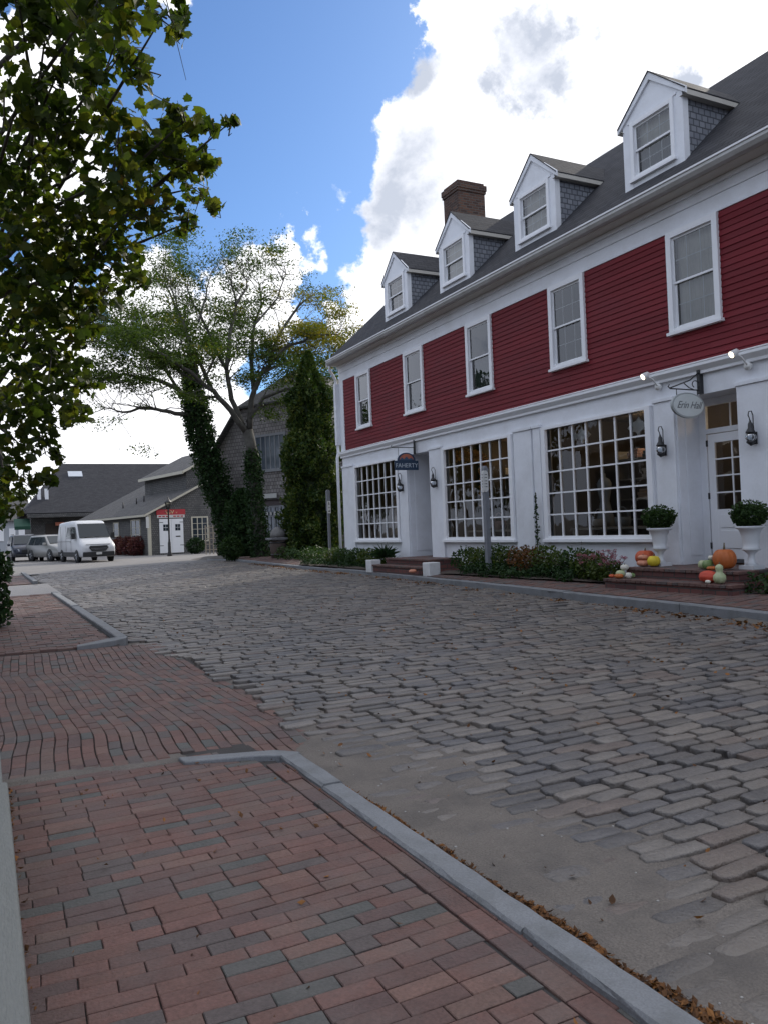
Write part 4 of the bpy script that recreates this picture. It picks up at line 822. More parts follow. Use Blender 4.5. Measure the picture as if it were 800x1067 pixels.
# spiky plant
t=thing('spiky_plant','spiky long-leaved plant behind the left white block','plant',(9.45,18.9,.4)); a=MB(); n=90
d=RNG.normal(size=(n,3)); d[:,2]=np.abs(d[:,2])+.5; d/=np.linalg.norm(d,axis=1,keepdims=True)
for q in d:
    b0=np.array([9.4,18.85,.6]); s=np.cross(q,[0,0,1]); s/=np.linalg.norm(s)+1e-6; L_=RNG.uniform(.35,.55); m1=b0+q*L_*.6; e=b0+q*L_+[0,0,-.08]
    a.add([b0-s*.008,b0+s*.008,m1+s*.012,e,m1-s*.012],[(0,1,2,3,4)])
a.build('foliage',IVY,t)
# vine on a stake
t=thing('climbing_vine','thin upright vine climbing a stake between the two large windows','plant',(9.88,12.95,.35)); a=MB(); a.tube([(9.88,12.95,.35),(9.88,12.95,1.95)],.008,5); a.build('stake',TWIG,t); b_=MB(); hs=RNG.uniform(.4,1.95,260); leaves(b_,np.stack([9.88+RNG.normal(0,.03,260)*(2.1-hs)*.9,12.95+RNG.normal(0,.028,260)*(2.1-hs)*.9,hs],-1),.05,LEAF_OVAL,up_bias=.2); b_.build('foliage',IVY,t)
# ivy ground cover
def cover(name,x0,x1,y0,y1,n,size,m_,h=.1,lab='',edge=.12):
    a=MB(); xs=RNG.uniform(0,1,n); y_=RNG.uniform(y0,y1,n); lo=x0+edge*(vnoise(y_,y_*0,.4,3)*2-1); x_=lo+(x1-lo)*xs; z_=zs(x_,y_)+RNG.uniform(.02,1,n)*h*(.5+vnoise(x_,y_,.35,4))
    leaves(a,np.stack([x_,y_,z_],-1),size,LEAF_OVAL,up_bias=.45); o=a.build(name,m_); setp(o,lab,'ground cover',None,'stuff')
cover('ivy_cover',8.98,9.7,10.9,14.6,5200,.055,IVY,.22,'low dark ivy along the front of the bed under the large windows')
cover('ivy_cover',8.85,9.9,5.0,7.35,3600,.055,IVY,.2,'low ivy to the right of the pumpkin stoop')
cover('ivy_cover',8.8+.35,9.9,19.2,24.5,3800,.06,IVY,.16,'low ivy below the leftmost shop window')
cover('ivy_cover',10.0,11.6,24.5,29.5,3800,.08,SHRUB,.35,'ground cover below the tall evergreen')
# ---------------- leaf litter
def litter(name,n,xf,y0,y1,zf,size,lab,bias=1.):
    a=MB(); y_=y0+(y1-y0)*RNG.uniform(0,1,n)**bias; cl=vnoise(y_,y_*0,.35,12); keep=RNG.uniform(0,1,n)<(.25+cl); y_=y_[keep]; x_=xf(y_,RNG.uniform(0,1,len(y_))); z_=zf(x_,y_)+RNG.uniform(.0,.015,len(y_)); leaves(a,np.stack([x_,y_,z_],-1),size,LEAF_OVAL if size>.026 else LEAF_RH,up_bias=.93,sv=.6,cup=.5); setp(a.build(name,LITT),lab,'leaf litter',None,'stuff')
litter('leaf_litter',10000,lambda y,u:1.712+(.025+.11*sst(4.5,1.2,y))*u**1.5*(.5+.9*vnoise(y,y*0,.22,3)),.6,4.3,lambda x,y:zsand(x,y)+.002,.024,'dry brown leaf crumbs drifted against the near kerb')
litter('leaf_litter',4200,lambda y,u:kx(y)-.02-.38*u**1.8,4,30,lambda x,y:zsand(x,y)+.006,.05,'dry orange leaves along the far kerb gutter',1.1)
litter('leaf_litter',260,lambda y,u:.05+.05*u,2.2,5,lambda x,y:.004+0*x,.022,'small yellow leaf crumbs beside the timber beam')
litter('leaf_litter',700,lambda y,u:1.8+6*u,1.5,14,lambda x,y:zr(x,y)+.008,.028,'scattered dry leaf bits on the cobbles')
litter('leaf_litter',110,lambda y,u:.1+1.5*u,1.5,5,lambda x,y:.004+0*x,.024,'few dry leaf bits on the near brick pavement')
n=170; a=MB()
for k in range(n):
    x_=RNG.uniform(1.8,4.2); y_=RNG.uniform(1.4,6); s=RNG.uniform(.0025,.006); z_=float(zsand(np.array(x_),np.array(y_))); a.box(x_-s,x_+s,y_-s*.8,y_+s*.8,z_-.002,z_+s*.7)
setp(a.build('loose_pebbles',mat('pebble',(.3,.29,.28),.8,.3,20)),'tiny pale pebbles scattered on the sandy road edge','pebbles',None,'stuff')
# ================================================================== street furniture
GREYP=mat('grey_post_paint',(.16,.17,.19),.6,.15,6,.2,30); PLATE=mat('sign_plate',(.6,.6,.58),.5,.1); INK=mat('sign_ink',(.05,.05,.06),.6)
t=thing('sign_post','square grey timber post with a pointed white plate before the shop','post',(9.2,13.72,.33))
a=MB(); a.box(9.155,9.255,13.665,13.765,.28,2.52); a.add([(9.155,13.665,2.521),(9.255,13.665,2.521),(9.255,13.765,2.521),(9.155,13.765,2.521),(9.17,13.69,2.58),(9.23,13.69,2.58),(9.23,13.75,2.58),(9.17,13.75,2.58)],[(0,1,5,4),(1,2,6,5),(2,3,7,6),(3,0,4,7),(4,5,6,7)]); a.build('shaft',GREYP,t,bevel=.008)
q0=[(-.09,.12),(-.05,.055),(0,.02),(.05,.055),(.09,.12)]; 
a=MB(); pts=[(-.055,0),(-.02,-.04),(.02,-.04),(.055,0),(.055,.36),(.02,.40),(-.02,.40),(-.055,.36)]
a.prism([(9.139,13.70+u*1.1,2.08+v) for u,v in pts],(.014,0,0)); PLT=a.build('plate',PLATE,t)
a=MB(); 
for z in (2.14,2.20,2.26,2.33,2.39): a.box(9.134,9.1388,13.665,13.735,z,z+.014)
a.build('marking',INK,t)
a=MB(); a.prism([(9.17+u*1.1,13.648,2.08+v) for u,v in pts],(0,.014,0)); a.build('plate',PLATE,t)
a=MB(); 
for z in (2.14,2.20,2.26,2.33,2.39): a.box(9.135,9.205,13.643,13.6478,z,z+.014)
a.build('marking',INK,t)
p2=PY(344,578,24.5); x2,y2=p2[0],24.5
t=thing('sign_post','thin rounded grey post with white plates beside the evergreen','post',(x2,y2,.33))
a=MB(); a.box(x2-.04,x2+.04,y2-.04,y2+.04,.28,2.0); a.build('shaft',GREYP,t,bevel=.008)
a=MB(); pts=[(-.06,2.0),(.06,2.0),(.06,2.66)]+[(.06*math.cos(w),2.66+.05*math.sin(w)) for w in np.linspace(0,PI,8)]+[(-.06,2.66)]; a.prism([(x2+u,y2-.055,v) for u,v in pts],(0,.1,0)); a.build('head',GREYP,t)
a=MB(); a.box(x2-.055,x2+.055,y2-.075,y2-.056,1.93,2.34); a.build('plate',PLATE,t)
a=MB(); a.lathe([(.028,0),(.028,.004)],(x2,y2-.080,2.0),12,ax='y'); a.box(x2-.03,x2+.03,y2-.080,y2-.076,2.22,2.235); a.box(x2-.03,x2+.03,y2-.080,y2-.076,2.12,2.135); a.box(x2-.012,x2+.012,y2-.080,y2-.076,2.235,2.3); a.build('marking',INK,t)
# barrel planter, wrapped
bx,by=PY(291,582,30.5)[:2]; zt=zb_(bx,by)-.02
t=thing('barrel','dark wooden half barrel with a pale wrapped bundle on top','barrel',(bx,by,zt)); a=MB(); a.lathe([(.29,0),(.34,.3),(.355,.5),(.34,.72),(.3,.72)],(bx,by,zt),24); a.build('staves',mat('dark_stave',(.07,.05,.04),.8,.4,8,.4,20,stretch=(8,8,1)),t)
a=MB(); 
for z in (.12,.6): a.lathe([(.352 if z>.5 else .32,z),(.36 if z>.5 else .33,z+.06)],(bx,by,zt),24)
a.build('hoop',IRON,t)
a=MB(); a.box(bx-.42,bx+.42,by-.38,by+.38,zt+.74,zt+.83); setp(a.build('flat_board',mat('pale_lid',(.17,.17,.18),.8,.3,6),base=(bx,by,zt+.74),bevel=.02),'pale flat board lying on the dark barrel','board')
a=MB(); a.lathe([(.30,0),(.31,.14),(.24,.3),(.1,.4),(.02,.42)],(bx,by,zt+.84),18,1.,1.1,.12,7); setp(a.build('wrapped_bundle',mat('burlap',(.17,.165,.16),.9,.35,6,.6,25),base=(bx,by,zt+.84)),'pale rounded bundle on the board over the barrel','bundle')
# ground lantern / bollard light
lx,ly=PY(309,580,30)[:2]; t=thing('ground_lantern','tall narrow grey metal lantern standing between barrel and evergreen','lantern',(lx,ly,.3))
a=MB(); 
for sx in(-1,1):
    for sy in(-1,1): a.tube([(lx+.13*sx,ly+.13*sy,.3),(lx+.11*sx,ly+.11*sy,.82)],.014,5)
a.box(lx-.15,lx+.15,ly-.15,ly+.15,.28,.32); a.box(lx-.13,lx+.13,ly-.13,ly+.13,.8,.84); a.build('cage',GREYP,t)
a=MB(); a.lathe([(.13,.84),(.07,1.0),(.06,1.4),(.07,1.42),(.02,1.6)],(lx,ly,0),10); a.build('chimney_top',GREYP,t)
# ================================================================== TREES
def grow(Mb,p0,d,L,r,depth,tips,spread=.75,up_=.15,seg=4,flat=.38):
    p=np.array(p0,float); d=d/np.linalg.norm(d); pts=[p]; rad=[r]
    for i in range(seg):
        d=d+RNG.normal(0,.16,3)+[0,0,up_*.3]; d/=np.linalg.norm(d); p=p+d*L/seg; pts.append(p); rad.append(r*(1-.55*(i+1)/seg))
    Mb.tube(pts,rad,5 if r<.03 else 7,cap=False)
    if depth==0: tips.append((pts[-1],d)); tips.append((pts[-2],d)); return
    for k in range(RNG.integers(2,5)):
        i=RNG.integers(2,seg+1); q=pts[i]; dd=d+RNG.normal(0,spread,3)*np.array([1,1,flat])+[0,0,up_]; grow(Mb,q,dd,L*RNG.uniform(.55,.8),rad[i]*.65,depth-1,tips,spread,up_,seg,flat)
def limbs(Mb,polys,Y0,tips,nb=4,depth=2,L0=1.3,upb=.15):
    for (pts,dy,r0_,r1_) in polys:
        P=[]; n=len(pts)
        for i,(x,y) in enumerate(pts): P.append(PY(x,y,Y0+dy*i/(n-1)))
        # smooth resample
        Q=[]; 
        for i in range(n-1):
            for s in (0,.33,.66): Q.append(P[i]*(1-s)+P[i+1]*s+RNG.normal(0,.03,3)*(i>0))
        Q.append(P[-1]); rr=[r0_+(r1_-r0_)*(i/(len(Q)-1)) for i in range(len(Q))]
        Mb.tube(Q,rr,8)
        for i in range(max(2,int(len(Q)*.35)),len(Q)):
            for k in range(nb if i<len(Q)-1 else nb+2):
                if RNG.random()<.6:
                    d=(Q[i]-Q[i-1])/np.linalg.norm(Q[i]-Q[i-1])+RNG.normal(0,.8,3)*np.array([1,1,.6])+[0,0,upb]; grow(Mb,Q[i],d,L0*RNG.uniform(.6,1.1),max(rr[i]*.35,.018),depth,tips,upb and .7,upb)
def ivy_on(Mb,path,rads,n,size):
    P=np.array(path); 
    for k in range(n):
        s=RNG.uniform(0,len(P)-1.001); i=int(s); f_=s-i; c=P[i]*(1-f_)+P[i+1]*f_; r=rads[i]*(1-f_)+rads[i+1]*f_; r*=.62+.75*vnoise(c[2]+c[0]*.5,int(k%5)*1.3,.55,5); a_=RNG.uniform(0,2*PI); rr=r*RNG.uniform(.55,1.08); Mb_pts.append(c+[rr*math.cos(a_),rr*math.sin(a_),RNG.normal(0,.1)])
# tree 1 : grey forked trunk, ivy below
Y1=33.4
t1=thing('locust_tree','wide feathery tree with ivy-clad grey trunk nearest the tall evergreen','tree',PY(270,582,Y1)*[1,1,0]+[0,0,.25])
b1=MB(); tips=[]
tp=[PY(x,y,Y1) for x,y in ((274,586),(271,560),(266,525),(264,495),(263,470),(258,448))]
b1.tube(tp,[.36,.25,.22,.21,.23,.24],14)
limbs(b1,[([(258,452),(240,428),(222,408),(200,388),(175,372),(150,362)],-1.5,.14,.04),
 ([(254,446),(242,415),(236,385),(222,355),(207,325),(195,300)],1.5,.135,.03),
 ([(260,448),(262,415),(272,390),(295,365),(325,350),(350,348)],-1.0,.14,.03),
 ([(265,410),(262,375),(264,345),(272,320),(270,296)],2.5,.11,.03),
 ([(236,385),(240,350),(246,318),(240,290)],.5,.1,.03),
 ([(258,440),(275,415),(300,405),(325,408)],-2.,.10,.03),
 ([(280,378),(292,345),(312,318),(328,305)],1.,.09,.03),
 ([(222,408),(205,370),(190,335),(178,300)],1.,.10,.03),
 ([(207,335),(215,308),(220,285)],2.,.05,.02),
 ([(272,390),(290,380),(320,372),(345,365)],3.,.07,.025),
 ([(246,318),(258,298),(254,282)],1.,.05,.02),
 ([(264,340),(290,310),(298,285)],1.,.05,.02)],Y1,tips,nb=3,depth=2,L0=1.15,upb=.06)
b1.build('trunk',BARK,t1)
g1=MB(); g2=MB(); T=np.array([q for q,_ in tips]); print('tips1',len(T))
w=T-CAM; sx=400+F*(w@rt)/(w@fw); sy=533.5-F*(w@up)/(w@fw)
yel=((sx>285)&(sy>300)&(sy<370)&(RNG.random(len(T))<.75))|(RNG.random(len(T))<.035)
dens=np.clip((sy-255)/120,.25,1)
def spray(Mb,T,k,s,size):
    n=len(T); pos=np.repeat(T,k,axis=0)+RNG.normal(0,1,(n*k,3))*np.array([s,s,s*.3]); keep=RNG.random(n*k)<np.repeat(1.,n*k); leaves(Mb,pos[keep],size,LEAF_RH,up_bias=.5,sv=.4)
sel=RNG.random(len(T))<dens
sel&=RNG.random(len(T))<.42
spray(g1,T[sel&~yel],62,.30,.10); spray(g2,T[sel&yel],62,.30,.10)
g1.build('crown',LOCUST,t1); g2.build('yellow_foliage',LOCUSTY,t1)
Mb_pts=[]; ivy_on(None,tp[:5],[.55,.48,.44,.38,.3],5200,.1); a=MB(); leaves(a,Mb_pts,.11,LEAF_OVAL,up_bias=.2); a.build('ivy',IVY,t1)
# tree 2
Y2=41.5
t2=thing('locust_tree','leaning tree whose trunk is thickly wrapped in dark ivy, left of the grey house','tree',PY(232,579,Y2)*[1,1,0]+[0,0,.12])
b2=MB(); tips=[]; tp2=[PY(x,y,Y2) for x,y in ((240,584),(238,555),(232,525),(222,495),(212,465),(206,435),(203,415))]
b2.tube(tp2,[.5,.42,.38,.34,.3,.26,.22],12)
limbs(b2,[([(204,430),(190,432),(170,428),(150,424),(128,430),(110,425)],-1.,.14,.03),
 ([(204,425),(185,405),(160,395),(130,390),(105,398)],-2.,.16,.03),
 ([(204,420),(190,390),(170,365),(145,345),(120,335)],0.,.15,.03),
 ([(204,418),(205,385),(195,350),(180,315),(170,285)],1.,.13,.03),
 ([(185,405),(165,372),(140,360),(118,362)],-2,.09,.03),
 ([(203,415),(218,385),(230,360)],1.,.09,.03)],Y2,tips,nb=3,depth=2,L0=1.6,upb=.12)
b2.build('trunk',BARK,t2)
T=np.array([q for q,_ in tips]); w=T-CAM; sx=400+F*(w@rt)/(w@fw); sy=533.5-F*(w@up)/(w@fw); print('tips2',len(T))
sel=(RNG.random(len(T))<np.where((sy>400),.15,.8)); g=MB(); sel&=RNG.random(len(T))<.5; spray(g,T[sel],55,.36,.12); g.build('crown',LOCUST,t2)
Mb_pts=[]; ivy_on(None,tp2+[PY(200,392,Y2),PY(198,372,Y2)],[.55,.62,.75,.8,.75,.68,.6,.4,.2],17000,.1); a=MB(); leaves(a,Mb_pts,.15,LEAF_OVAL,up_bias=.2); a.build('ivy',IVY,t2)
# arborvitae
def evergreen(name,lab,c,h,prof,n,size,m_,cat='tree',noise=.25):
    t=thing(name,lab,cat,c); core=MB(); pr=[]
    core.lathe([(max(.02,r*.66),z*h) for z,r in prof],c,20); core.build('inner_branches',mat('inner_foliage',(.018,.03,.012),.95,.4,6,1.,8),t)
    a=MB(); zz=RNG.uniform(0,1,n)**1.15; r=np.interp(zz,[p[0] for p in prof],[p[1] for p in prof]); w=RNG.uniform(0,2*PI,n); lump=1+noise*(vnoise(w*3,zz*14,1.,3)-.5)*2+.18*(vnoise(w*9,zz*40,1.,8)-.5)
    rr=r*lump*RNG.uniform(.7,1.02,n)+.02; pos=np.stack([c[0]+rr*np.cos(w),c[1]+rr*np.sin(w),c[2]+zz*h],-1)
    dirs=np.stack([np.cos(w)*.7,np.sin(w)*.7,np.ones(n)*.7],-1); leaves(a,pos,size,LEAF_RH,up_bias=.0,dirs=dirs); a.build('foliage',m_,t); k=MB(); k.tube([(c[0],c[1],c[2]-.05),(c[0],c[1],c[2]+h*.6)],[.16,.05],8); k.build('trunk',BARK,t)
    return t
ax,ay=PY(329,580,29.8)[:2]
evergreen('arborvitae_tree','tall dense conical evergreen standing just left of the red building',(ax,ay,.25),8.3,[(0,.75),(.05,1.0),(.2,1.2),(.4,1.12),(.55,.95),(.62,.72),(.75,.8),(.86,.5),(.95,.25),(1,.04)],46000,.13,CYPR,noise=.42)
sx_,sy_=PY(256,578,37.5)[:2]
evergreen('dark_shrub','dark upright shrub between the two ivy-clad trunks','' or (sx_,sy_,.2),3.3,[(0,.8),(.3,.9),(.6,.85),(.8,.65),(.95,.35),(1,.1)],9000,.16,IVY,'shrub')
q=PY(243,580,33.2); plant('round_shrub','small rounded olive shrub left of the nearer ivy trunk','shrub',(q[0]+.1,q[1]+.6,.75),(.5,.5,.55),2300,.09,SHRUB,shell=.6)
def bigtree(lab,c,r,n,size,m_):
    t=thing('background_tree',lab,'tree',(c[0],c[1],0)); k=MB(); k.tube([(c[0],c[1],0),(c[0],c[1],c[2])],[.3,.12],8)
    for j in range(10): k.tube([(c[0],c[1],c[2]-r[2]*.6),np.array(c)+RNG.normal(0,.5,3)*np.array(r)],[.08,.02],5)
    k.build('trunk',BARK,t); a=MB(); 
    for j in range(16): cc=np.array(c)+RNG.uniform(-.8,.8,3)*np.array(r); leaves(a,blob(n//16,cc,np.array(r)*.42,.3),size,LEAF_OVAL,up_bias=.3)
    a.build('crown',m_,t)
# ---------------- unseen house added across the street to darken the shop window reflections
ho=thing('added_dark_house','dark unseen house added across the street to darken the shop glass','house',(-9,12,0))
a=MB(); a.box(-16,-9,-8,34,0,5.2); a.build('wall',mat('charcoal_siding',(.035,.04,.042),.8,.2,3),ho)
a=MB(); a.add([(-8.6,-8.4,5.1),(-8.6,34.4,5.1),(-12.5,34.4,8.3),(-12.5,-8.4,8.3),(-16.4,-8.4,5.1),(-16.4,34.4,5.1)],[(0,1,2,3),(3,2,5,4)]); o=a.build('roof',BROOF,ho,uv=True); so=o.modifiers.new('thick','SOLIDIFY'); so.thickness=.12; so.offset=-1
for k in range(9):
    for zz in (.9,3.2): a=MB(); a.box(-9,-8.93,-6+k*4.4,-4.9+k*4.4,zz,zz+1.5); a.build('window',WHITE2,ho); a=MB(); a.box(-8.93,-8.91,-5.9+k*4.4,-5.0+k*4.4,zz+.1,zz+1.4); a.build('pane',CARG,ho)
for (x,y,h,r_,lab) in ((-9,41,6.5,3.6,'nearest'),(-11,50,7.5,4.,'second'),(-8,58,6.,3.4,'third'),(-11,67,8.,4.4,'fourth'),(-8,77,7.,4.,'farthest')):  # unseen tree row added so the shop glass mirrors something dark
    bigtree('round green tree added left of the street to darken reflections, '+lab+' of its row, outside the picture',(x,y,h),(r_,r_,h*.62),3000,.45,SHRUB)
# ================================================================== GREY SHINGLE HOUSE
hc=thing('grey_shingle_house','tall weathered grey shingle house with clipped gable behind the ivy trees','house',(13.64,38.97,0),R(-63.2))
L=dict(local=True)
# local x along the wall towards the camera, local y back
a=MB(); a.prism([(-5.0,0,3.1),(4.6,0,3.1),(4.6,0,5.6),(2.2,0,8.0),(-2.65,0,8.0),(-5.0,0,5.65)],(0,.2,0)); a.box(-5.0,-4.8,.2,12,0,5.6); a.box(4.4,4.6,.2,12,0,5.6); a.build('shingle_wall',CEDAR,hc,uv=True,local=True)
a=MB(); 
ov=.35; RA=(-.25,1.6,9.95)
a.add([(-5.4,-ov,5.3),(-2.75,-ov,8.05),(RA[0],RA[1],RA[2]),(RA[0],12,RA[2]),(-5.4,12,5.3),(2.3,-ov,8.05),(5.0,-ov,5.25),(5.0,12,5.25)],[(0,1,2,3,4),(1,5,2),(5,6,7,3,2)])
rr_=a.build('roof',BROOF,hc,uv=True,local=True); so=rr_.modifiers.new('thick','SOLIDIFY'); so.thickness=.12; so.offset=-1
a=MB(); a.box(-4.98,4.58,.05,.25,0,3.1); a.build('ground_floor_wall',mat('dark_stained_boards',(.12,.1,.1),.8,.3,5),hc,local=True)
a=MB(); a.box(-5.0,4.6,-.12,0,3.05,3.12); a.build('belt_course',mat('belt_wood',(.12,.12,.12),.8),hc,local=True)
FG=mat('faded_grey_paint',(.28,.29,.31),.7,.15)
a=MB(); x0,x1,z0,z1=-1.6,.4,4.65,6.35
a.box(x0-.12,x0,-.08,.02,z0-.1,z1+.12); a.box(x1,x1+.12,-.08,.02,z0-.1,z1+.12); a.box(x0,x1,-.08,.02,z1,z1+.12); a.box(x0-.15,x1+.15,-.11,.02,z0-.16,z0-.1); a.box(x0,x1,-.07,.02,z0-.1,z0)
w=a.build('window',FG,hc,local=True)
a=MB(); 
for k in range(1,6): xx=x0+(x1-x0)*k/6; a.box(xx-.03,xx+.03,-.045,-.005,z0,z1)
a.build('sash',FG,w,local=True)
a=MB(); a.box(x0,x1,-.03,-.015,z0,z1); a.build('pane',mat('old_window_glass',(.1,.12,.15),.08,.6,2.5,spec=.9),w,local=True)
a=MB(); a.box(-1.35,-.15,-.2,-.13,3.13,3.36); setp(a.build('name_board',PLATE,hc,local=True),'pale blank board over the door')
a=MB(); 
for xx in (-3.1,-2.2,-1.3,-.45,.4,1.3): a.box(xx-.05,xx+.05,-.03,.05,.35,2.7)
for zz in (.35,1.0,2.15,2.65): a.box(-3.1,1.3,-.028,.048,zz,zz+.08)
w=a.build('shop_window',FG,hc,local=True); a=MB()
for i in range(-12,6): a.box(i*.25-.01,i*.25+.01,-.02,.03,1.0,2.7)
a.build('muntins',FG,w,local=True); a=MB(); a.box(-3.1,1.3,.02,.04,.4,2.65); a.build('pane',MATS['old_window_glass'],w,local=True)
a=MB(); 
for i in range(9): a.box(-1.9+i*.28,-1.9+i*.28+.14,-.05,-.03,2.25,2.42)
a.build('bottle_row',PLATE,hc,local=True)
# ================================================================== LOW SHINGLE COTTAGE (white doors)
hb_=thing('shingle_cottage','low grey shingle cottage with white double doors under a red sign','house',(10.64,59.3,0),R(10))
CRM=mat('cream_trim',(.5,.47,.38),.6,.1)
rx=6.5; zr_=3.1+.51*rx
a=MB(); a.prism([(0,0,0),(13,0,0),(13,0,3.1),(rx,0,zr_),(0,0,3.1)],(0,.15,0)); a.box(0,.15,.15,16.6,0,3.1); a.box(12.85,13,.15,16.6,0,3.1); a.build('shingle_wall',CEDARD,hb_,uv=True,local=True)
a=MB(); a.add([(-.35,-.25,3.0),(rx,-.25,zr_+.08),(rx,16.8,zr_+.08),(-.35,16.8,3.0),(13.35,-.25,3.0),(13.35,16.8,3.0)],[(0,1,2,3),(1,4,5,2)]); o=a.build('roof',BROOF,hb_,uv=True,local=True); so=o.modifiers.new('thick','SOLIDIFY'); so.thickness=.1; so.offset=-1
a=MB(); a.prism([(-.35,-.27,2.83),(-.35,-.27,2.98),(rx,-.27,zr_+.06),(rx,-.27,zr_-.12)],(0,.04,0)); a.box(-.38,-.30,-.25,16.8,2.82,2.98); a.box(-.04,.16,-.04,0,0,2.95); a.box(-.04,-.003,-.0,.18,0,2.95); a.build('trim',CRM,hb_,local=True)
for x0 in (.78,1.70):
    a=MB(); a.box(x0,x0+.9,-.06,-.002,.12,2.62)
    d_=a.build('door',WHITE2,hb_,local=True,bevel=.006); a=MB(); a.box(x0+.28,x0+.66,-.07,-.061,1.75,2.22); a.build('pane',CARG,d_,local=True); a=MB(); a.box(x0+.465,x0+.48,-.078,-.071,1.75,2.22); a.box(x0+.28,x0+.66,-.077,-.072,1.98,2.0); a.build('muntins',WHITE2,d_,local=True)
    for zz in (.65,2.35): a=MB(); a.box(x0+(.0 if x0<1 else .62),x0+.28+(.0 if x0<1 else .62),-.068,-.061,zz,zz+.04); a.build('hinge',IRON,d_,local=True)
a=MB(); a.box(2.0,2.35,-.068,-.061,1.28,1.36); a.build('letter_slot',IRON,hb_,local=True)
t=thing('door_sign','red and white sign board over the white double doors','sign',tuple(np.array([10.64,59.3,0])+[math.cos(R(10))*1.68,math.sin(R(10))*1.68,2.7]),R(10))
REDS=mat('sign_red',(.4,.03,.04),.5); a=MB(); a.box(-1.1,1.1,-.08,-.01,.22,.62); a.build('red_panel',REDS,t,local=True); a=MB(); a.box(-1.05,1.05,-.07,-.01,.0,.219); a.build('white_panel',PLATE,t,local=True)
a=MB(); 
for i in range(7): 
    if i!=3: a.box(-.95+i*.28,-.95+i*.28+.2,-.078,-.071,.06,.15)
a.build('marking',REDS,t,local=True)
YEL=mat('gold_emblem',(.6,.5,.25),.5); a=MB(); 
for (u,v,s) in ((-.3,.4,.13),(.1,.42,.14),(-.1,.34,.08),(.42,.38,.07)): a.prism([(u-s,-.082,v+s),(u-s*.6,-.082,v+s*.9),(u,-.082,v-s*.5),(u+s*.6,-.082,v+s*.9),(u+s,-.082,v+s),(u+.0,-.082,v-s)],(0,-.004,0))
a.build('emblem',YEL,t,local=True)
def bwin(par,x0,x1,z0,z1,n=2,mm=3,side=False,tr=CRM):
    def bx(A,u0,u1,d0,d1,a0,a1): (A.box(u0,u1,d0,d1,a0,a1) if not side else A.box(d0,d1,u0,u1,a0,a1))
    a=MB(); bx(a,x0-.1,x0,-.05,0,z0-.1,z1+.1); bx(a,x1,x1+.1,-.05,0,z0-.1,z1+.1); bx(a,x0,x1,-.05,0,z1,z1+.1); bx(a,x0,x1,-.06,0,z0-.1,z0); 
    for i in range(1,n): xx=x0+(x1-x0)*i/n; bx(a,xx-.03,xx+.03,-.045,0,z0,z1)
    for i in range(1,mm): zz=z0+(z1-z0)*i/mm; bx(a,x0,x1,-.035,-.0,zz-.015,zz+.015)
    w=a.build('window',tr,par,local=True); g=MB(); bx(g,x0,x1,-.02,-.005,z0,z1); g.build('pane',CARG,w,local=True)
bwin(hb_,3.35,4.5,.95,2.65,3,4); bwin(hb_,1.8,3.6,1.05,2.6,2,3,True); bwin(hb_,6.6,7.7,1.55,2.5,1,2,True)
a=MB(); a.box(-.3,-.1,-.35,-.3,2.0,2.8); a.tube([(-.2,-.32,2.8),(-.2,-.32,2.9)],.02,5); setp(a.build('small_sign',PLATE,hb_,local=True),'small pale sign hanging at the cottage corner')
a=MB()
for (x,y) in ((1.2,9.),(1.7,7.2),(2.0,6.3)): z=3.05+.51*x; a.tube([(x,y,z),(x,y,z+.6)],.05,6)
a.build('vent_pipe',IRON,hb_,local=True)
# upper storey
hu=thing('upper_cottage_storey','grey shingle upper storey with pale eaves rising behind the low cottage roof','house',(10.64,59.3,0),R(10))
a=MB(); a.box(3.2,3.35,.6,9.2,4.0,6.35); a.prism([(3.2,.5,4),(10.2,.5,4),(10.2,.5,6.35),(6.7,.5,8.1),(3.2,.5,6.35)],(0,.1,0)); a.prism([(3.2,9.2,4),(10.2,9.2,4),(10.2,9.2,6.35),(6.7,9.2,8.1),(3.2,9.2,6.35)],(0,.1,0)); a.box(10.05,10.2,.6,9.2,3,6.35); a.build('shingle_wall',CEDARD,hu,uv=True,local=True)
a=MB(); a.add([(2.8,.2,6.2),(6.7,.2,8.2),(6.7,9.6,8.2),(2.8,9.6,6.2),(10.6,.2,6.2),(10.6,9.6,6.2)],[(0,1,2,3),(1,4,5,2)]); o=a.build('roof',BROOF,hu,uv=True,local=True); so=o.modifiers.new('thick','SOLIDIFY'); so.thickness=.1; so.offset=-1
a=MB(); a.box(2.74,2.86,.2,9.6,5.98,6.2); a.prism([(2.8,.16,6.02),(2.8,.16,6.2),(6.7,.16,8.2),(6.7,.16,8.0)],(0,.04,0)); a.build('trim',CRM,hu,local=True)
FAR0=set(o.name for o in COL.objects)
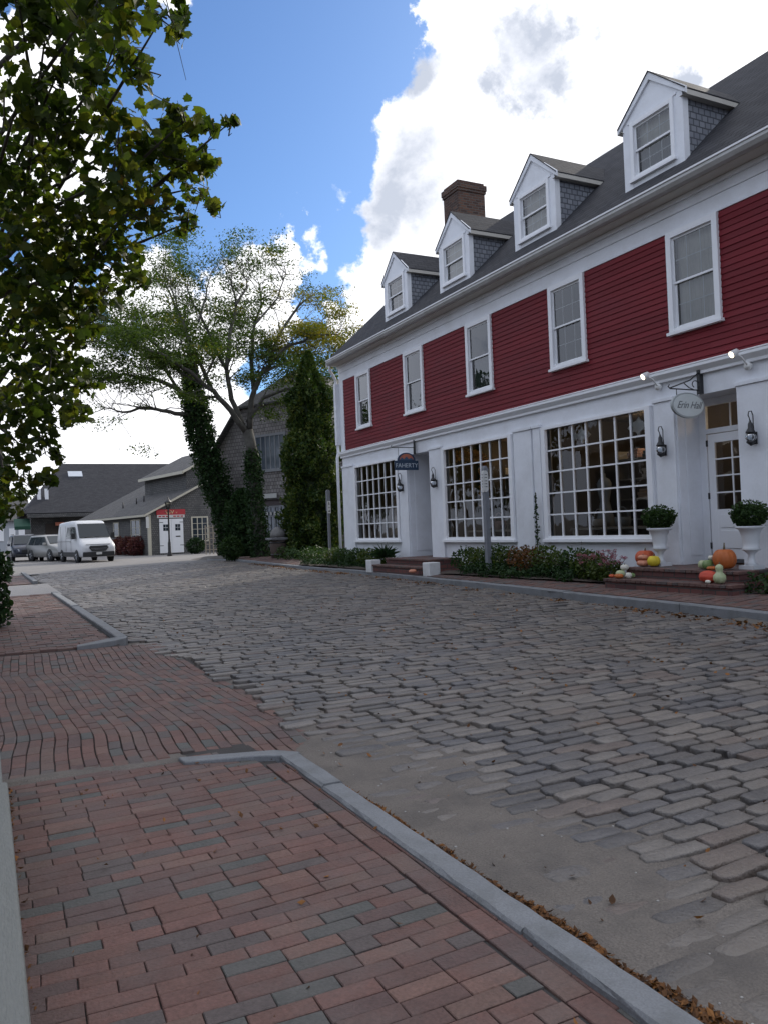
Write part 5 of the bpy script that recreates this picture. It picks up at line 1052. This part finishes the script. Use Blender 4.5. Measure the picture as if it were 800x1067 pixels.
# barn
hA=thing('dark_roofed_barn','large barn with a long dark shingle roof and a skylight behind the van','barn',(8,69,0))
a=MB(); a.box(3.2,17,66.6,66.8,0,3.3); a.box(3.2,3.4,66.8,77.5,0,3.3); a.box(3.2,17,77.3,77.5,0,3.3); a.box(16.8,17,66.8,77.3,0,3.3); a.build('wall',CEDARD,hA,uv=True)
a=MB(); a.add([(2.6,66,3.2),(17.5,66,3.2),(17.5,72,7.5),(5.9,72,7.5),(2.6,78,3.2),(17.5,78,3.2)],[(0,1,2,3),(0,3,4),(3,2,5,4)]); o=a.build('roof',ROOF,hA,uv=True); so=o.modifiers.new('thick','SOLIDIFY'); so.thickness=.15; so.offset=-1
def onroof(x,y): return 3.2+(y-66)*4.3/6
a=MB(); a.add([(6.3,70.2,onroof(0,70.2)+.1),(7.4,70.2,onroof(0,70.2)+.1),(7.4,70.85,onroof(0,70.85)+.1),(6.3,70.85,onroof(0,70.85)+.1)],[(0,1,2,3)]); o=a.build('skylight',mat('skylight_glass',(.4,.44,.5),.15,.1,spec=1.),hA); so=o.modifiers.new('thick','SOLIDIFY'); so.thickness=.15; so.offset=-1
for x0 in (3.75,4.3):
    a=MB(); a.box(x0,x0+.26,67.55,67.9,4.3,5.15); w=a.build('roof_window',WHITE2,hA); 
a=MB(); a.box(2.9,10.5,65.4,66.0,3.0,3.12); a.box(2.9,10.5,65.38,65.4,2.85,3.12); a.build('eave_board',CEDARD,hA,uv=True)
for (x0,x1,m_) in ((4.2,5.6,DARKIN),(6.1,6.7,GREYP),(7.2,8.4,DARKIN)):
    a=MB(); a.box(x0,x1,66.5,66.59,.1,2.4); a.build('doorway',m_,hA)
a=MB(); a.prism([(2.0,65.2,2.5),(2.0,65.2,2.25),(2.0,66.5,3.1)],(1.1,0,0)); setp(a.build('awning',mat('green_canvas',(.008,.05,.03),.8),base=(2.5,66,2.5)),'small dark green awning at the left end of the barn','awning')
a=MB(); a.box(4.9,5.5,66.0,66.5,2.5,2.75); setp(a.build('sign_board',SUNO,base=(5.2,66.2,2.5)),'orange sign board under the barn eave','sign')
# far house
hf=thing('distant_pale_house','small pale house far off at the left edge beyond the dark car','house',(1,92,0))
a=MB(); a.box(-6,4.0,92,100,0,3.4); a.build('wall',mat('pale_siding',(.35,.37,.4),.7,.1),hf); a=MB(); a.add([(-6.4,91.5,3.3),(4.4,91.5,3.3),(4.4,96,5.6),(-6.4,96,5.6),(-6.4,100.5,3.3),(4.4,100.5,3.3)],[(0,1,2,3),(3,2,5,4),(1,5,2),(0,3,4)]); a.build('roof',BROOF,hf,uv=True)
for x0 in (1.2,2.3,3.2): a=MB(); a.box(x0,x0+.6,91.93,91.99,1.2,2.5); a.build('window',WHITE2,hf)
K=1.25
for o in list(COL.objects):
    if o.name in FAR0: continue
    if o.parent is None: o.location=(o.location[0]*K,o.location[1]*K,max(0.,o.location[2]*K-.35))
    if o.type=='MESH':
        for v in o.data.vertices: v.co*=K
        if o.data.uv_layers: planar=[setattr(l,'uv',l.uv*K) for l in o.data.uv_layers[0].data]
bigtree('hazy green tree beyond the left end of the barn',(3.4,126,6.6),(3.6,3,2.8),2200,.38,LOCUST); bigtree('tree at the far left behind the pale house',(-3,134,7.),(5,4,3.5),2500,.4,LOCUST); bigtree('tree behind the low cottage',(28,100,6.),(6,4,4),2500,.4,LOCUST)
for (px,yy,rr,lb) in ((129,65.5,.8,'nearest the van'),(138,63.0,.95,'middle one of three'),(147,60.9,.8,'nearest the cottage corner')):
    q=PY(px,570,yy); plant('burgundy_bush','loose burgundy bush by the cottage wall, '+lb,'shrub',(q[0]-.2,q[1],.72),(rr,rr,.78),1500,.15,BURG,shell=.2)
q=PY(204,570,57.5); plant('dark_bush','dark green bush under the cottage window','shrub',(q[0],q[1],.6),(.7,.6,.6),1100,.14,IVY,shell=.6)
# trellis
t=thing('garden_trellis','pale wooden lattice trellis beside the thick ivy trunk','trellis',(13.0,54.5,0)); a=MB()
q0=PY(215,578,54.5); q1=PY(221,578,54.5)
for i in range(4): xx=q0[0]+(q1[0]+.4-q0[0])*i/3; a.box(xx-.03,xx+.03,54.47,54.53,0,2.0)
for i in range(5): a.box(q0[0],q1[0]+.4,54.44,54.465,.3+i*.38,.35+i*.38)
a.build('lattice',mat('raw_lath',(.32,.28,.22),.8,.2),t)
# street lamp
lx,ly=PY(177,578,55.)[:2]; t=thing('street_lamp','black cast-iron street lamp before the white double doors','street lamp',(lx,ly,0))
a=MB(); a.lathe([(.17,0),(.17,.12),(.11,.3),(.10,.9),(.075,1.0),(.06,1.2),(.05,3.1),(.08,3.15),(.05,3.2)],(lx,ly,0),14); a.tube([(lx-.3,ly,3.0),(lx+.3,ly,3.0)],.02,6); a.build('pole',IRON,t)
a=MB(); a.lathe([(.09,3.2),(.21,3.62),(.21,3.64)],(lx,ly,0),6); a.build('lantern_glass',glassmat('lamp_glass',(.75,.75,.7),1.6,.1),t)
a=MB(); a.lathe([(.25,3.64),(.24,3.68),(.1,3.86),(.05,3.9),(.05,3.98),(.01,4.05)],(lx,ly,0),6)
for w in np.linspace(0,2*PI,7)[:-1]: a.tube([(lx+.09*math.cos(w),ly+.09*math.sin(w),3.2),(lx+.215*math.cos(w),ly+.215*math.sin(w),3.64)],.012,4)
a.build('lantern_cap',IRON,t)
# ================================================================== VEHICLES (local x forward)
RUB=mat('tyre_rubber',(.02,.02,.02),.85); ALLOY=mat('alloy',(.35,.36,.38),.35,metal=.8); BLKP=mat('black_plastic',(.02,.021,.023),.6); LENS=mat('headlight_lens',(.5,.53,.56),.1,spec=1.); REDL=mat('red_lens',(.3,.01,.01),.2)
def loft(stations,nside=6):
    # station: x,zb,zt,half width low, half width top, corner radius factor
    a=MB(); vs=[]
    for (x,zb,zm,zt,wb,wm,wt) in stations:
        half=[(wb*.92,zb),(wb,zb+.08),(wm,zm*.5+zb*.5),(wm,zm),(wt+(wm-wt)*.25,zm+(zt-zm)*.75),(wt,zt-.05*(zt-zm+.2)),(wt*.86,zt),(wt*.4,zt+.012)]
        for (y_,z_) in half: vs.append((x,-y_,z_))
        for (y_,z_) in half[::-1]: vs.append((x,y_,z_))
    n=16; k=len(stations); fs=[(i*n+j,(i+1)*n+j,(i+1)*n+(j+1)%n,i*n+(j+1)%n) for i in range(k-1) for j in range(n)]+[tuple(range(n)),tuple(range((k-1)*n,k*n))[::-1]]
    a.add(vs,fs,True); return a
def wheel(par,x,y,r):
    a=MB(); s=1 if y>0 else -1; a.lathe([(r*.6,-.11),(r*.93,-.11),(r,-.07),(r,.07),(r*.93,.11),(r*.6,.11)],(x,y,r),28,ax='y'); w=a.build('wheel',RUB,par,local=True)
    b_=MB(); b_.lathe([(r*.6,-.09),(r*.6,.09)],(x,y,r),20,ax='y'); 
    for k in range(5):
        w_=2*PI*k/5; b_.tube([(x,y+s*.112,r),(x+r*.58*math.cos(w_),y+s*.105,r+r*.58*math.sin(w_))],.04,5)
    b_.build('rim',ALLOY,w,local=True)
def quadpart(par,name,m_,quads,th=.012):
    a=MB()
    for q in quads:
        q=[np.array(p,float) for p in q]; n=np.cross(q[1]-q[0],q[2]-q[0]); n/=np.linalg.norm(n); a.prism(q,tuple(-n*th))
    return a.build(name,m_,par,local=True)
vanp=PY(95,582,50.5); hv=math.atan2(-vanp[1],-vanp[0])+R(15)
van=thing('white_van','white high-roof delivery van parked facing the camera at the street end','van',(vanp[0]-.12,52.,.0),hv)
VW=mat('van_white',(.62,.63,.65),.35,.05,2); 
st=[(-2.8,.42,1.3,2.30,.93,.98,.80),(-2.7,.35,1.35,2.44,.98,1.02,.86),(0,.32,1.35,2.50,1.0,1.03,.87),(.9,.32,1.3,2.46,1.0,1.03,.86),(1.25,.32,1.28,2.28,1.0,1.03,.84),(1.95,.32,1.22,1.45,1.0,1.02,.90),(2.35,.32,1.1,1.24,.99,1.01,.86),(2.68,.32,.98,1.06,.95,.97,.80),(2.78,.36,.8,.9,.88,.9,.72)]
loft(st).build('body',VW,van,local=True)
quadpart(van,'windscreen',CARG,[[(1.99,.88,1.47),(1.99,-.88,1.47),(1.30,-.80,2.28),(1.30,.80,2.28)]],.03)
for s in(1,-1):
    qs=[[(.75,s*1.035,1.42),(1.78,s*1.03,1.42),(1.25,s*.945,2.12),(.75,s*.955,2.12)],[(-.45,s*1.035,1.45),(.58,s*1.035,1.45),(.58,s*.955,2.12),(-.45,s*.955,2.12)]]
    quadpart(van,'side_window',CARG,[q if s<0 else q[::-1] for q in qs],.03)
    quadpart(van,'sill_trim',BLKP,[[(-2.6,s*1.03,.36),(2.0,s*1.035,.36),(2.0,s*1.035,.62),(-2.6,s*1.03,.62)][::-s]],.02)
    a=MB(); a.box(1.62,1.78,s*1.05,s*1.25,1.4,1.75); a.build('mirror',BLKP,van,local=True,bevel=.03)
    a=MB(); a.prism([(2.45,s*.95,1.02),(2.73,s*.72,.92),(2.77,s*.70,.78),(2.5,s*.98,.82)],(.04,0,.01)); a.build('headlight',LENS,van,local=True)
    for x in (1.85,-1.65): wheel(van,x,s*.93,.35)
    for x in (1.85,-1.65): a=MB(); a.lathe([(.40,-.04),(.43,.03)],(x,s*.995,.37),24,ax='y'); a.build('wheel_arch',BLKP,van,local=True)
a=MB(); a.box(2.72,2.86,-.9,.9,.34,.62); a.build('bumper',BLKP,van,local=True,bevel=.03)
a=MB(); a.prism([(2.79,-.48,.98),(2.79,.48,.98),(2.81,.56,.86),(2.81,.4,.66),(2.81,-.4,.66),(2.81,-.56,.86)],(.03,0,0)); g=a.build('grille',BLKP,van,local=True)
a=MB(); a.box(2.84,2.855,-.45,.45,.81,.83); a.box(2.84,2.855,-.42,.42,.74,.755); a.build('grille_bar',ALLOY,g,local=True)
a=MB(); a.box(2.86,2.875,-.16,.16,.46,.6); a.build('number_plate',PLATE,van,local=True)
for s_ in (1,-1):
    a=MB()
    for x in (.68,-.5,-1.75): a.box(x,x+.02,s_*1.032,s_*1.040,.66,2.2 if x<0 else 2.1)
    a.box(-2.6,.6,s_*1.036,s_*1.043,1.25,1.27); a.build('door_seam',BLKP,van,local=True)
    a=MB(); a.box(.5,.64,s_*1.04,s_*1.055,1.22,1.25); a.build('door_handle',BLKP,van,local=True)
    a=MB(); a.tube([(2.0,s_*.55,1.47),(2.04,s_*.05,1.50)],.012,5); a.build('wiper',BLKP,van,local=True)
a=MB(); a.box(2.60,2.72,-.70,.70,1.045,1.06); a.build('bonnet_edge',BLKP,van,local=True)
def suv(lab,name,loc,rz,body,L_=4.9,Wd=.98,H=1.75,cat='car'):
    c=thing(name,lab,cat,loc,rz); h=L_/2
    st=[(-h,.45,.95,1.05,Wd*.86,Wd*.9,Wd*.7),(-h+.12,.35,1.0,1.25,Wd*.95,Wd,Wd*.74),(-h+.45,.3,1.02,H-.04,Wd,Wd,Wd*.76),(-.8,.28,1.02,H,Wd,Wd,Wd*.78),(.35,.28,1.0,H-.05,Wd,Wd,Wd*.77),(1.15,.28,.98,1.14,Wd,Wd,Wd*.86),(1.9,.3,.92,1.06,Wd*.98,Wd*.98,Wd*.82),(h-.1,.35,.8,.96,Wd*.9,Wd*.92,Wd*.72),(h,.4,.65,.8,Wd*.82,Wd*.84,Wd*.62)]
    loft(st).build('body',body,c,local=True)
    quadpart(c,'windscreen',CARG,[[(1.10,Wd*.80,1.18),(1.10,-Wd*.80,1.18),(.42,-Wd*.70,H-.1),(.42,Wd*.70,H-.1)]],.03)
    for s in(1,-1):
        qs=[[(.0,s*Wd*.985,1.08),(.95,s*Wd*.985,1.08),(.38,s*Wd*.84,H-.12),(.0,s*Wd*.84,H-.12)],[(-.95,s*Wd*.985,1.08),(-.06,s*Wd*.985,1.08),(-.06,s*Wd*.84,H-.12),(-.95,s*Wd*.84,H-.12)],[(-h+.6,s*Wd*.985,1.12),(-1.02,s*Wd*.985,1.08),(-1.02,s*Wd*.84,H-.12),(-h+.75,s*Wd*.84,H-.14)]]
        quadpart(c,'side_window',CARG,[q if s<0 else q[::-1] for q in qs],.03)
        for x in (1.45,-1.45): wheel(c,x,s*(Wd-.1),.38)
        for x in (1.45,-1.45): a=MB(); a.lathe([(.42,-.04),(.45,.03)],(x,s*(Wd-.02),.39),24,ax='y'); a.build('wheel_arch',BLKP,c,local=True)
        a=MB(); a.box(.85,1.0,s*(Wd+.02),s*(Wd+.2),1.08,1.24); a.build('mirror',body,c,local=True,bevel=.03)
        a=MB(); a.prism([(h-.22,s*Wd*.86,.90),(h-.02,s*Wd*.6,.84),(h+.0,s*Wd*.58,.70),(h-.18,s*Wd*.88,.74)],(.04,0,.01)); a.build('headlight',LENS,c,local=True)
        a=MB(); a.tube([(-1.9,s*Wd*.7,H+.03),(.2,s*Wd*.7,H+.03)],.02,5); a.build('roof_rail',BLKP,c,local=True)
    a=MB(); a.box(h-.02,h+.05,-.45,.45,.58,.82); a.build('grille',BLKP,c,local=True,bevel=.02); a=MB(); a.box(h-.06,h+.08,-Wd*.85,Wd*.85,.34,.52); a.build('bumper',BLKP,c,local=True,bevel=.03); a=MB(); a.box(h+.081,h+.09,-.16,.16,.38,.5); a.build('number_plate',PLATE,c,local=True)
    return c
q=PY(57,580,58); suv('silver station wagon with roof rails parked behind the white van','silver_wagon',(q[0],q[1],0),math.atan2(-q[1],-q[0])+R(24),mat('silver_paint',(.33,.33,.32),.35,.05,2,metal=.5))
q=PY(26,580,62); suv('dark navy car at the far left beyond the silver wagon','dark_car',(q[0],q[1],0),math.atan2(-q[1],-q[0])+R(6),mat('navy_paint',(.02,.025,.045),.3,.05,2),4.8,1.,1.85)
# ================================================================== WORLD
SUN_AZ=57.; SUN_EL=29.      # azimuth measured from +Y towards +X
W=bpy.data.worlds.new('World'); S.world=W; W.use_nodes=True; nt=W.node_tree; L=nt.links; bg=nt.nodes['Background']; bg.inputs[1].default_value=.1
sky=nn(nt,'ShaderNodeTexSky',sky_type='NISHITA'); sky.sun_disc=False; sky.sun_elevation=R(SUN_EL); sky.sun_rotation=R(SUN_AZ); sky.air_density=1.; sky.dust_density=.6; sky.ozone_density=2.
tc=nn(nt,'ShaderNodeTexCoord'); V=tc.outputs['Generated']
def dirof(x,y): r=ray(x,y); return r/np.linalg.norm(r)
def noise(sc,det,ro=.55,off=(0,0,0),dist=0.):
    mp=nn(nt,'ShaderNodeMapping'); mp.inputs['Location'].default_value=off; mp.inputs['Scale'].default_value=(1,1,1.5); L.new(V,mp.inputs[0]); n=nn(nt,'ShaderNodeTexNoise'); n.inputs['Scale'].default_value=sc; n.inputs['Detail'].default_value=det; n.inputs['Roughness'].default_value=ro; n.inputs['Distortion'].default_value=dist; L.new(mp.outputs[0],n.inputs['Vector']); return n.outputs[0]
n1=noise(3.2,9,.6,(3.1,1.7,.4),.3); n2=noise(9,8,.62,(7,2,1),.2); n3=noise(26,6,.6,(1,5,2))
wn=nn(nt,'ShaderNodeTexNoise'); wn.inputs['Scale'].default_value=7; wn.inputs['Detail'].default_value=7; wn.inputs['Roughness'].default_value=.62; L.new(V,wn.inputs['Vector'])
wo=nn(nt,'ShaderNodeVectorMath',operation='SUBTRACT'); L.new(wn.outputs['Color'],wo.inputs[0]); wo.inputs[1].default_value=(.5,.5,.5)
wm=nn(nt,'ShaderNodeVectorMath',operation='MULTIPLY_ADD'); L.new(wo.outputs[0],wm.inputs[0]); wm.inputs[1].default_value=(.22,.22,.22); L.new(V,wm.inputs[2]); VW_=wm.outputs[0]
def bl(x,y,rp,soft=.5):
    d=dirof(x,y); vm=nn(nt,'ShaderNodeVectorMath',operation='DISTANCE'); L.new(VW_,vm.inputs[0]); vm.inputs[1].default_value=tuple(d); r=rp/F/ (1+((x-400)**2+(y-533)**2)/F**2)**.5
    mr=nn(nt,'ShaderNodeMapRange',interpolation_type='SMOOTHSTEP'); L.new(vm.outputs['Value'],mr.inputs[0]); mr.inputs[1].default_value=r*(1-soft); mr.inputs[2].default_value=r*(1+soft); mr.inputs[3].default_value=1; mr.inputs[4].default_value=0; return mr.outputs[0]
def mx(lst):
    o=lst[0]
    for q in lst[1:]: o=mth(nt,'MAXIMUM',o,q)
    return o
pos=mx([bl(760,60,330,.25),bl(600,140,190,.3),bl(500,190,130,.35),bl(455,270,95,.4),bl(900,300,400,.3),bl(500,20,75,.4),
 bl(60,500,160,.4),bl(190,450,90,.5),bl(0,380,120,.4),bl(10,90,75,.4),bl(55,200,60,.5),bl(270,310,50,.6),bl(215,360,55,.6),bl(372,335,36,.5),bl(310,300,26,.6),bl(100,-120,110,.5),bl(155,310,50,.6)])
sm=mth(nt,'MULTIPLY',mx([bl(342,187,26,.9),bl(322,247,22,.9),bl(330,275,25,.9),bl(300,225,14,.9)]),.57)
pos=mth(nt,'MAXIMUM',mth(nt,'MULTIPLY',pos,.92),sm)
sep=nn(nt,'ShaderNodeSeparateXYZ'); L.new(V,sep.inputs[0])
hz=nn(nt,'ShaderNodeMapRange',interpolation_type='SMOOTHSTEP'); L.new(sep.outputs[2],hz.inputs[0]); hz.inputs[1].default_value=.20; hz.inputs[2].default_value=.03; hz.inputs[3].default_value=0.; hz.inputs[4].default_value=.8
# unseen clouds behind and beside the camera, added to tune facade light and reflections
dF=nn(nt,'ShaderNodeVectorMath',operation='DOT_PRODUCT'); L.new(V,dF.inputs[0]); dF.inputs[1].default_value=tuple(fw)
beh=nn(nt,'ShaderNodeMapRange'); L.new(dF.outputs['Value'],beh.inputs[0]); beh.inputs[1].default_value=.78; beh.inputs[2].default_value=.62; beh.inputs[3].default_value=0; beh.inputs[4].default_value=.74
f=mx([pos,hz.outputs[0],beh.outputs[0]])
tot=mth(nt,'ADD',f,mth(nt,'ADD',mth(nt,'MULTIPLY',mth(nt,'SUBTRACT',n1,.5),.7),mth(nt,'ADD',mth(nt,'MULTIPLY',mth(nt,'SUBTRACT',n2,.5),.75),mth(nt,'MULTIPLY',mth(nt,'SUBTRACT',n3,.5),.35))))
mr=nn(nt,'ShaderNodeMapRange',interpolation_type='SMOOTHSTEP'); L.new(tot,mr.inputs[0]); mr.inputs[1].default_value=.42; mr.inputs[2].default_value=.65
mask=mr.outputs[0]
grey=mx([bl(560,60,38,.5),bl(535,95,22,.7),bl(590,30,24,.6),bl(420,200,55,.7),bl(430,85,32,.7),bl(395,230,40,.8),bl(720,60,24,.7),bl(650,170,35,.6),bl(765,110,20,.7)])
gn=mth(nt,'MULTIPLY',grey,mth(nt,'MULTIPLY_ADD',n2,2.4)); nt.nodes[-2].inputs[2].default_value=-.3
low=mth(nt,'MULTIPLY',mth(nt,'SUBTRACT',n1,.45),1.2,True)
gn=mth(nt,'ADD',gn,mth(nt,'MULTIPLY',low,.8),True)
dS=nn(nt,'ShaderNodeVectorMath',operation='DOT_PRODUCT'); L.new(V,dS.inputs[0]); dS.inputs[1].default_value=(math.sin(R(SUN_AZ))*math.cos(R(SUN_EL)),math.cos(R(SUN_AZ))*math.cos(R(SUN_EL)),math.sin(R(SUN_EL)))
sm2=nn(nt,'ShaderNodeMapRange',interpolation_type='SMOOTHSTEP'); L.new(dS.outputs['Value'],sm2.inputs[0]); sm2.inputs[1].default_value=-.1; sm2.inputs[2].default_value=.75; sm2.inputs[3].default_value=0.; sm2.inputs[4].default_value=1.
cc=mixc(nt,1.,mixc(nt,gn,(9.6,9.6,9.9),(4.0,4.35,5.1)),mixc(nt,sm2.outputs[0],(.60,.67,.80),(1.,1.,1.)),'MULTIPLY')  # clouds away from the sun dimmed and blued to set the facade's shade
sm3=nn(nt,'ShaderNodeMapRange'); L.new(dS.outputs['Value'],sm3.inputs[0]); sm3.inputs[1].default_value=0.; sm3.inputs[2].default_value=.8; sm3.inputs[3].default_value=.75; sm3.inputs[4].default_value=1.25
skyc=mixc(nt,1.,mixc(nt,1.,sky.outputs[0],(.42,.57,.76),'MULTIPLY'),sm3.outputs[0],'MULTIPLY')
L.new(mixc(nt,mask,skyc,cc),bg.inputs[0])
sl=bpy.data.lights.new('sun','SUN'); sl.energy=2.0; sl.angle=R(.53); sl.color=(1,.93,.82); so=bpy.data.objects.new('sun',sl); COL.objects.link(so)
sd=Vector((math.sin(R(SUN_AZ))*math.cos(R(SUN_EL)),math.cos(R(SUN_AZ))*math.cos(R(SUN_EL)),math.sin(R(SUN_EL)))); so.rotation_euler=sd.to_track_quat('Z','Y').to_euler(); so.location=(20,20,30)
S.render.engine='CYCLES'; S.cycles.max_bounces=6; S.cycles.transparent_max_bounces=12; S.cycles.caustics_reflective=False; S.cycles.caustics_refractive=False; S.cycles.sample_clamp_indirect=6
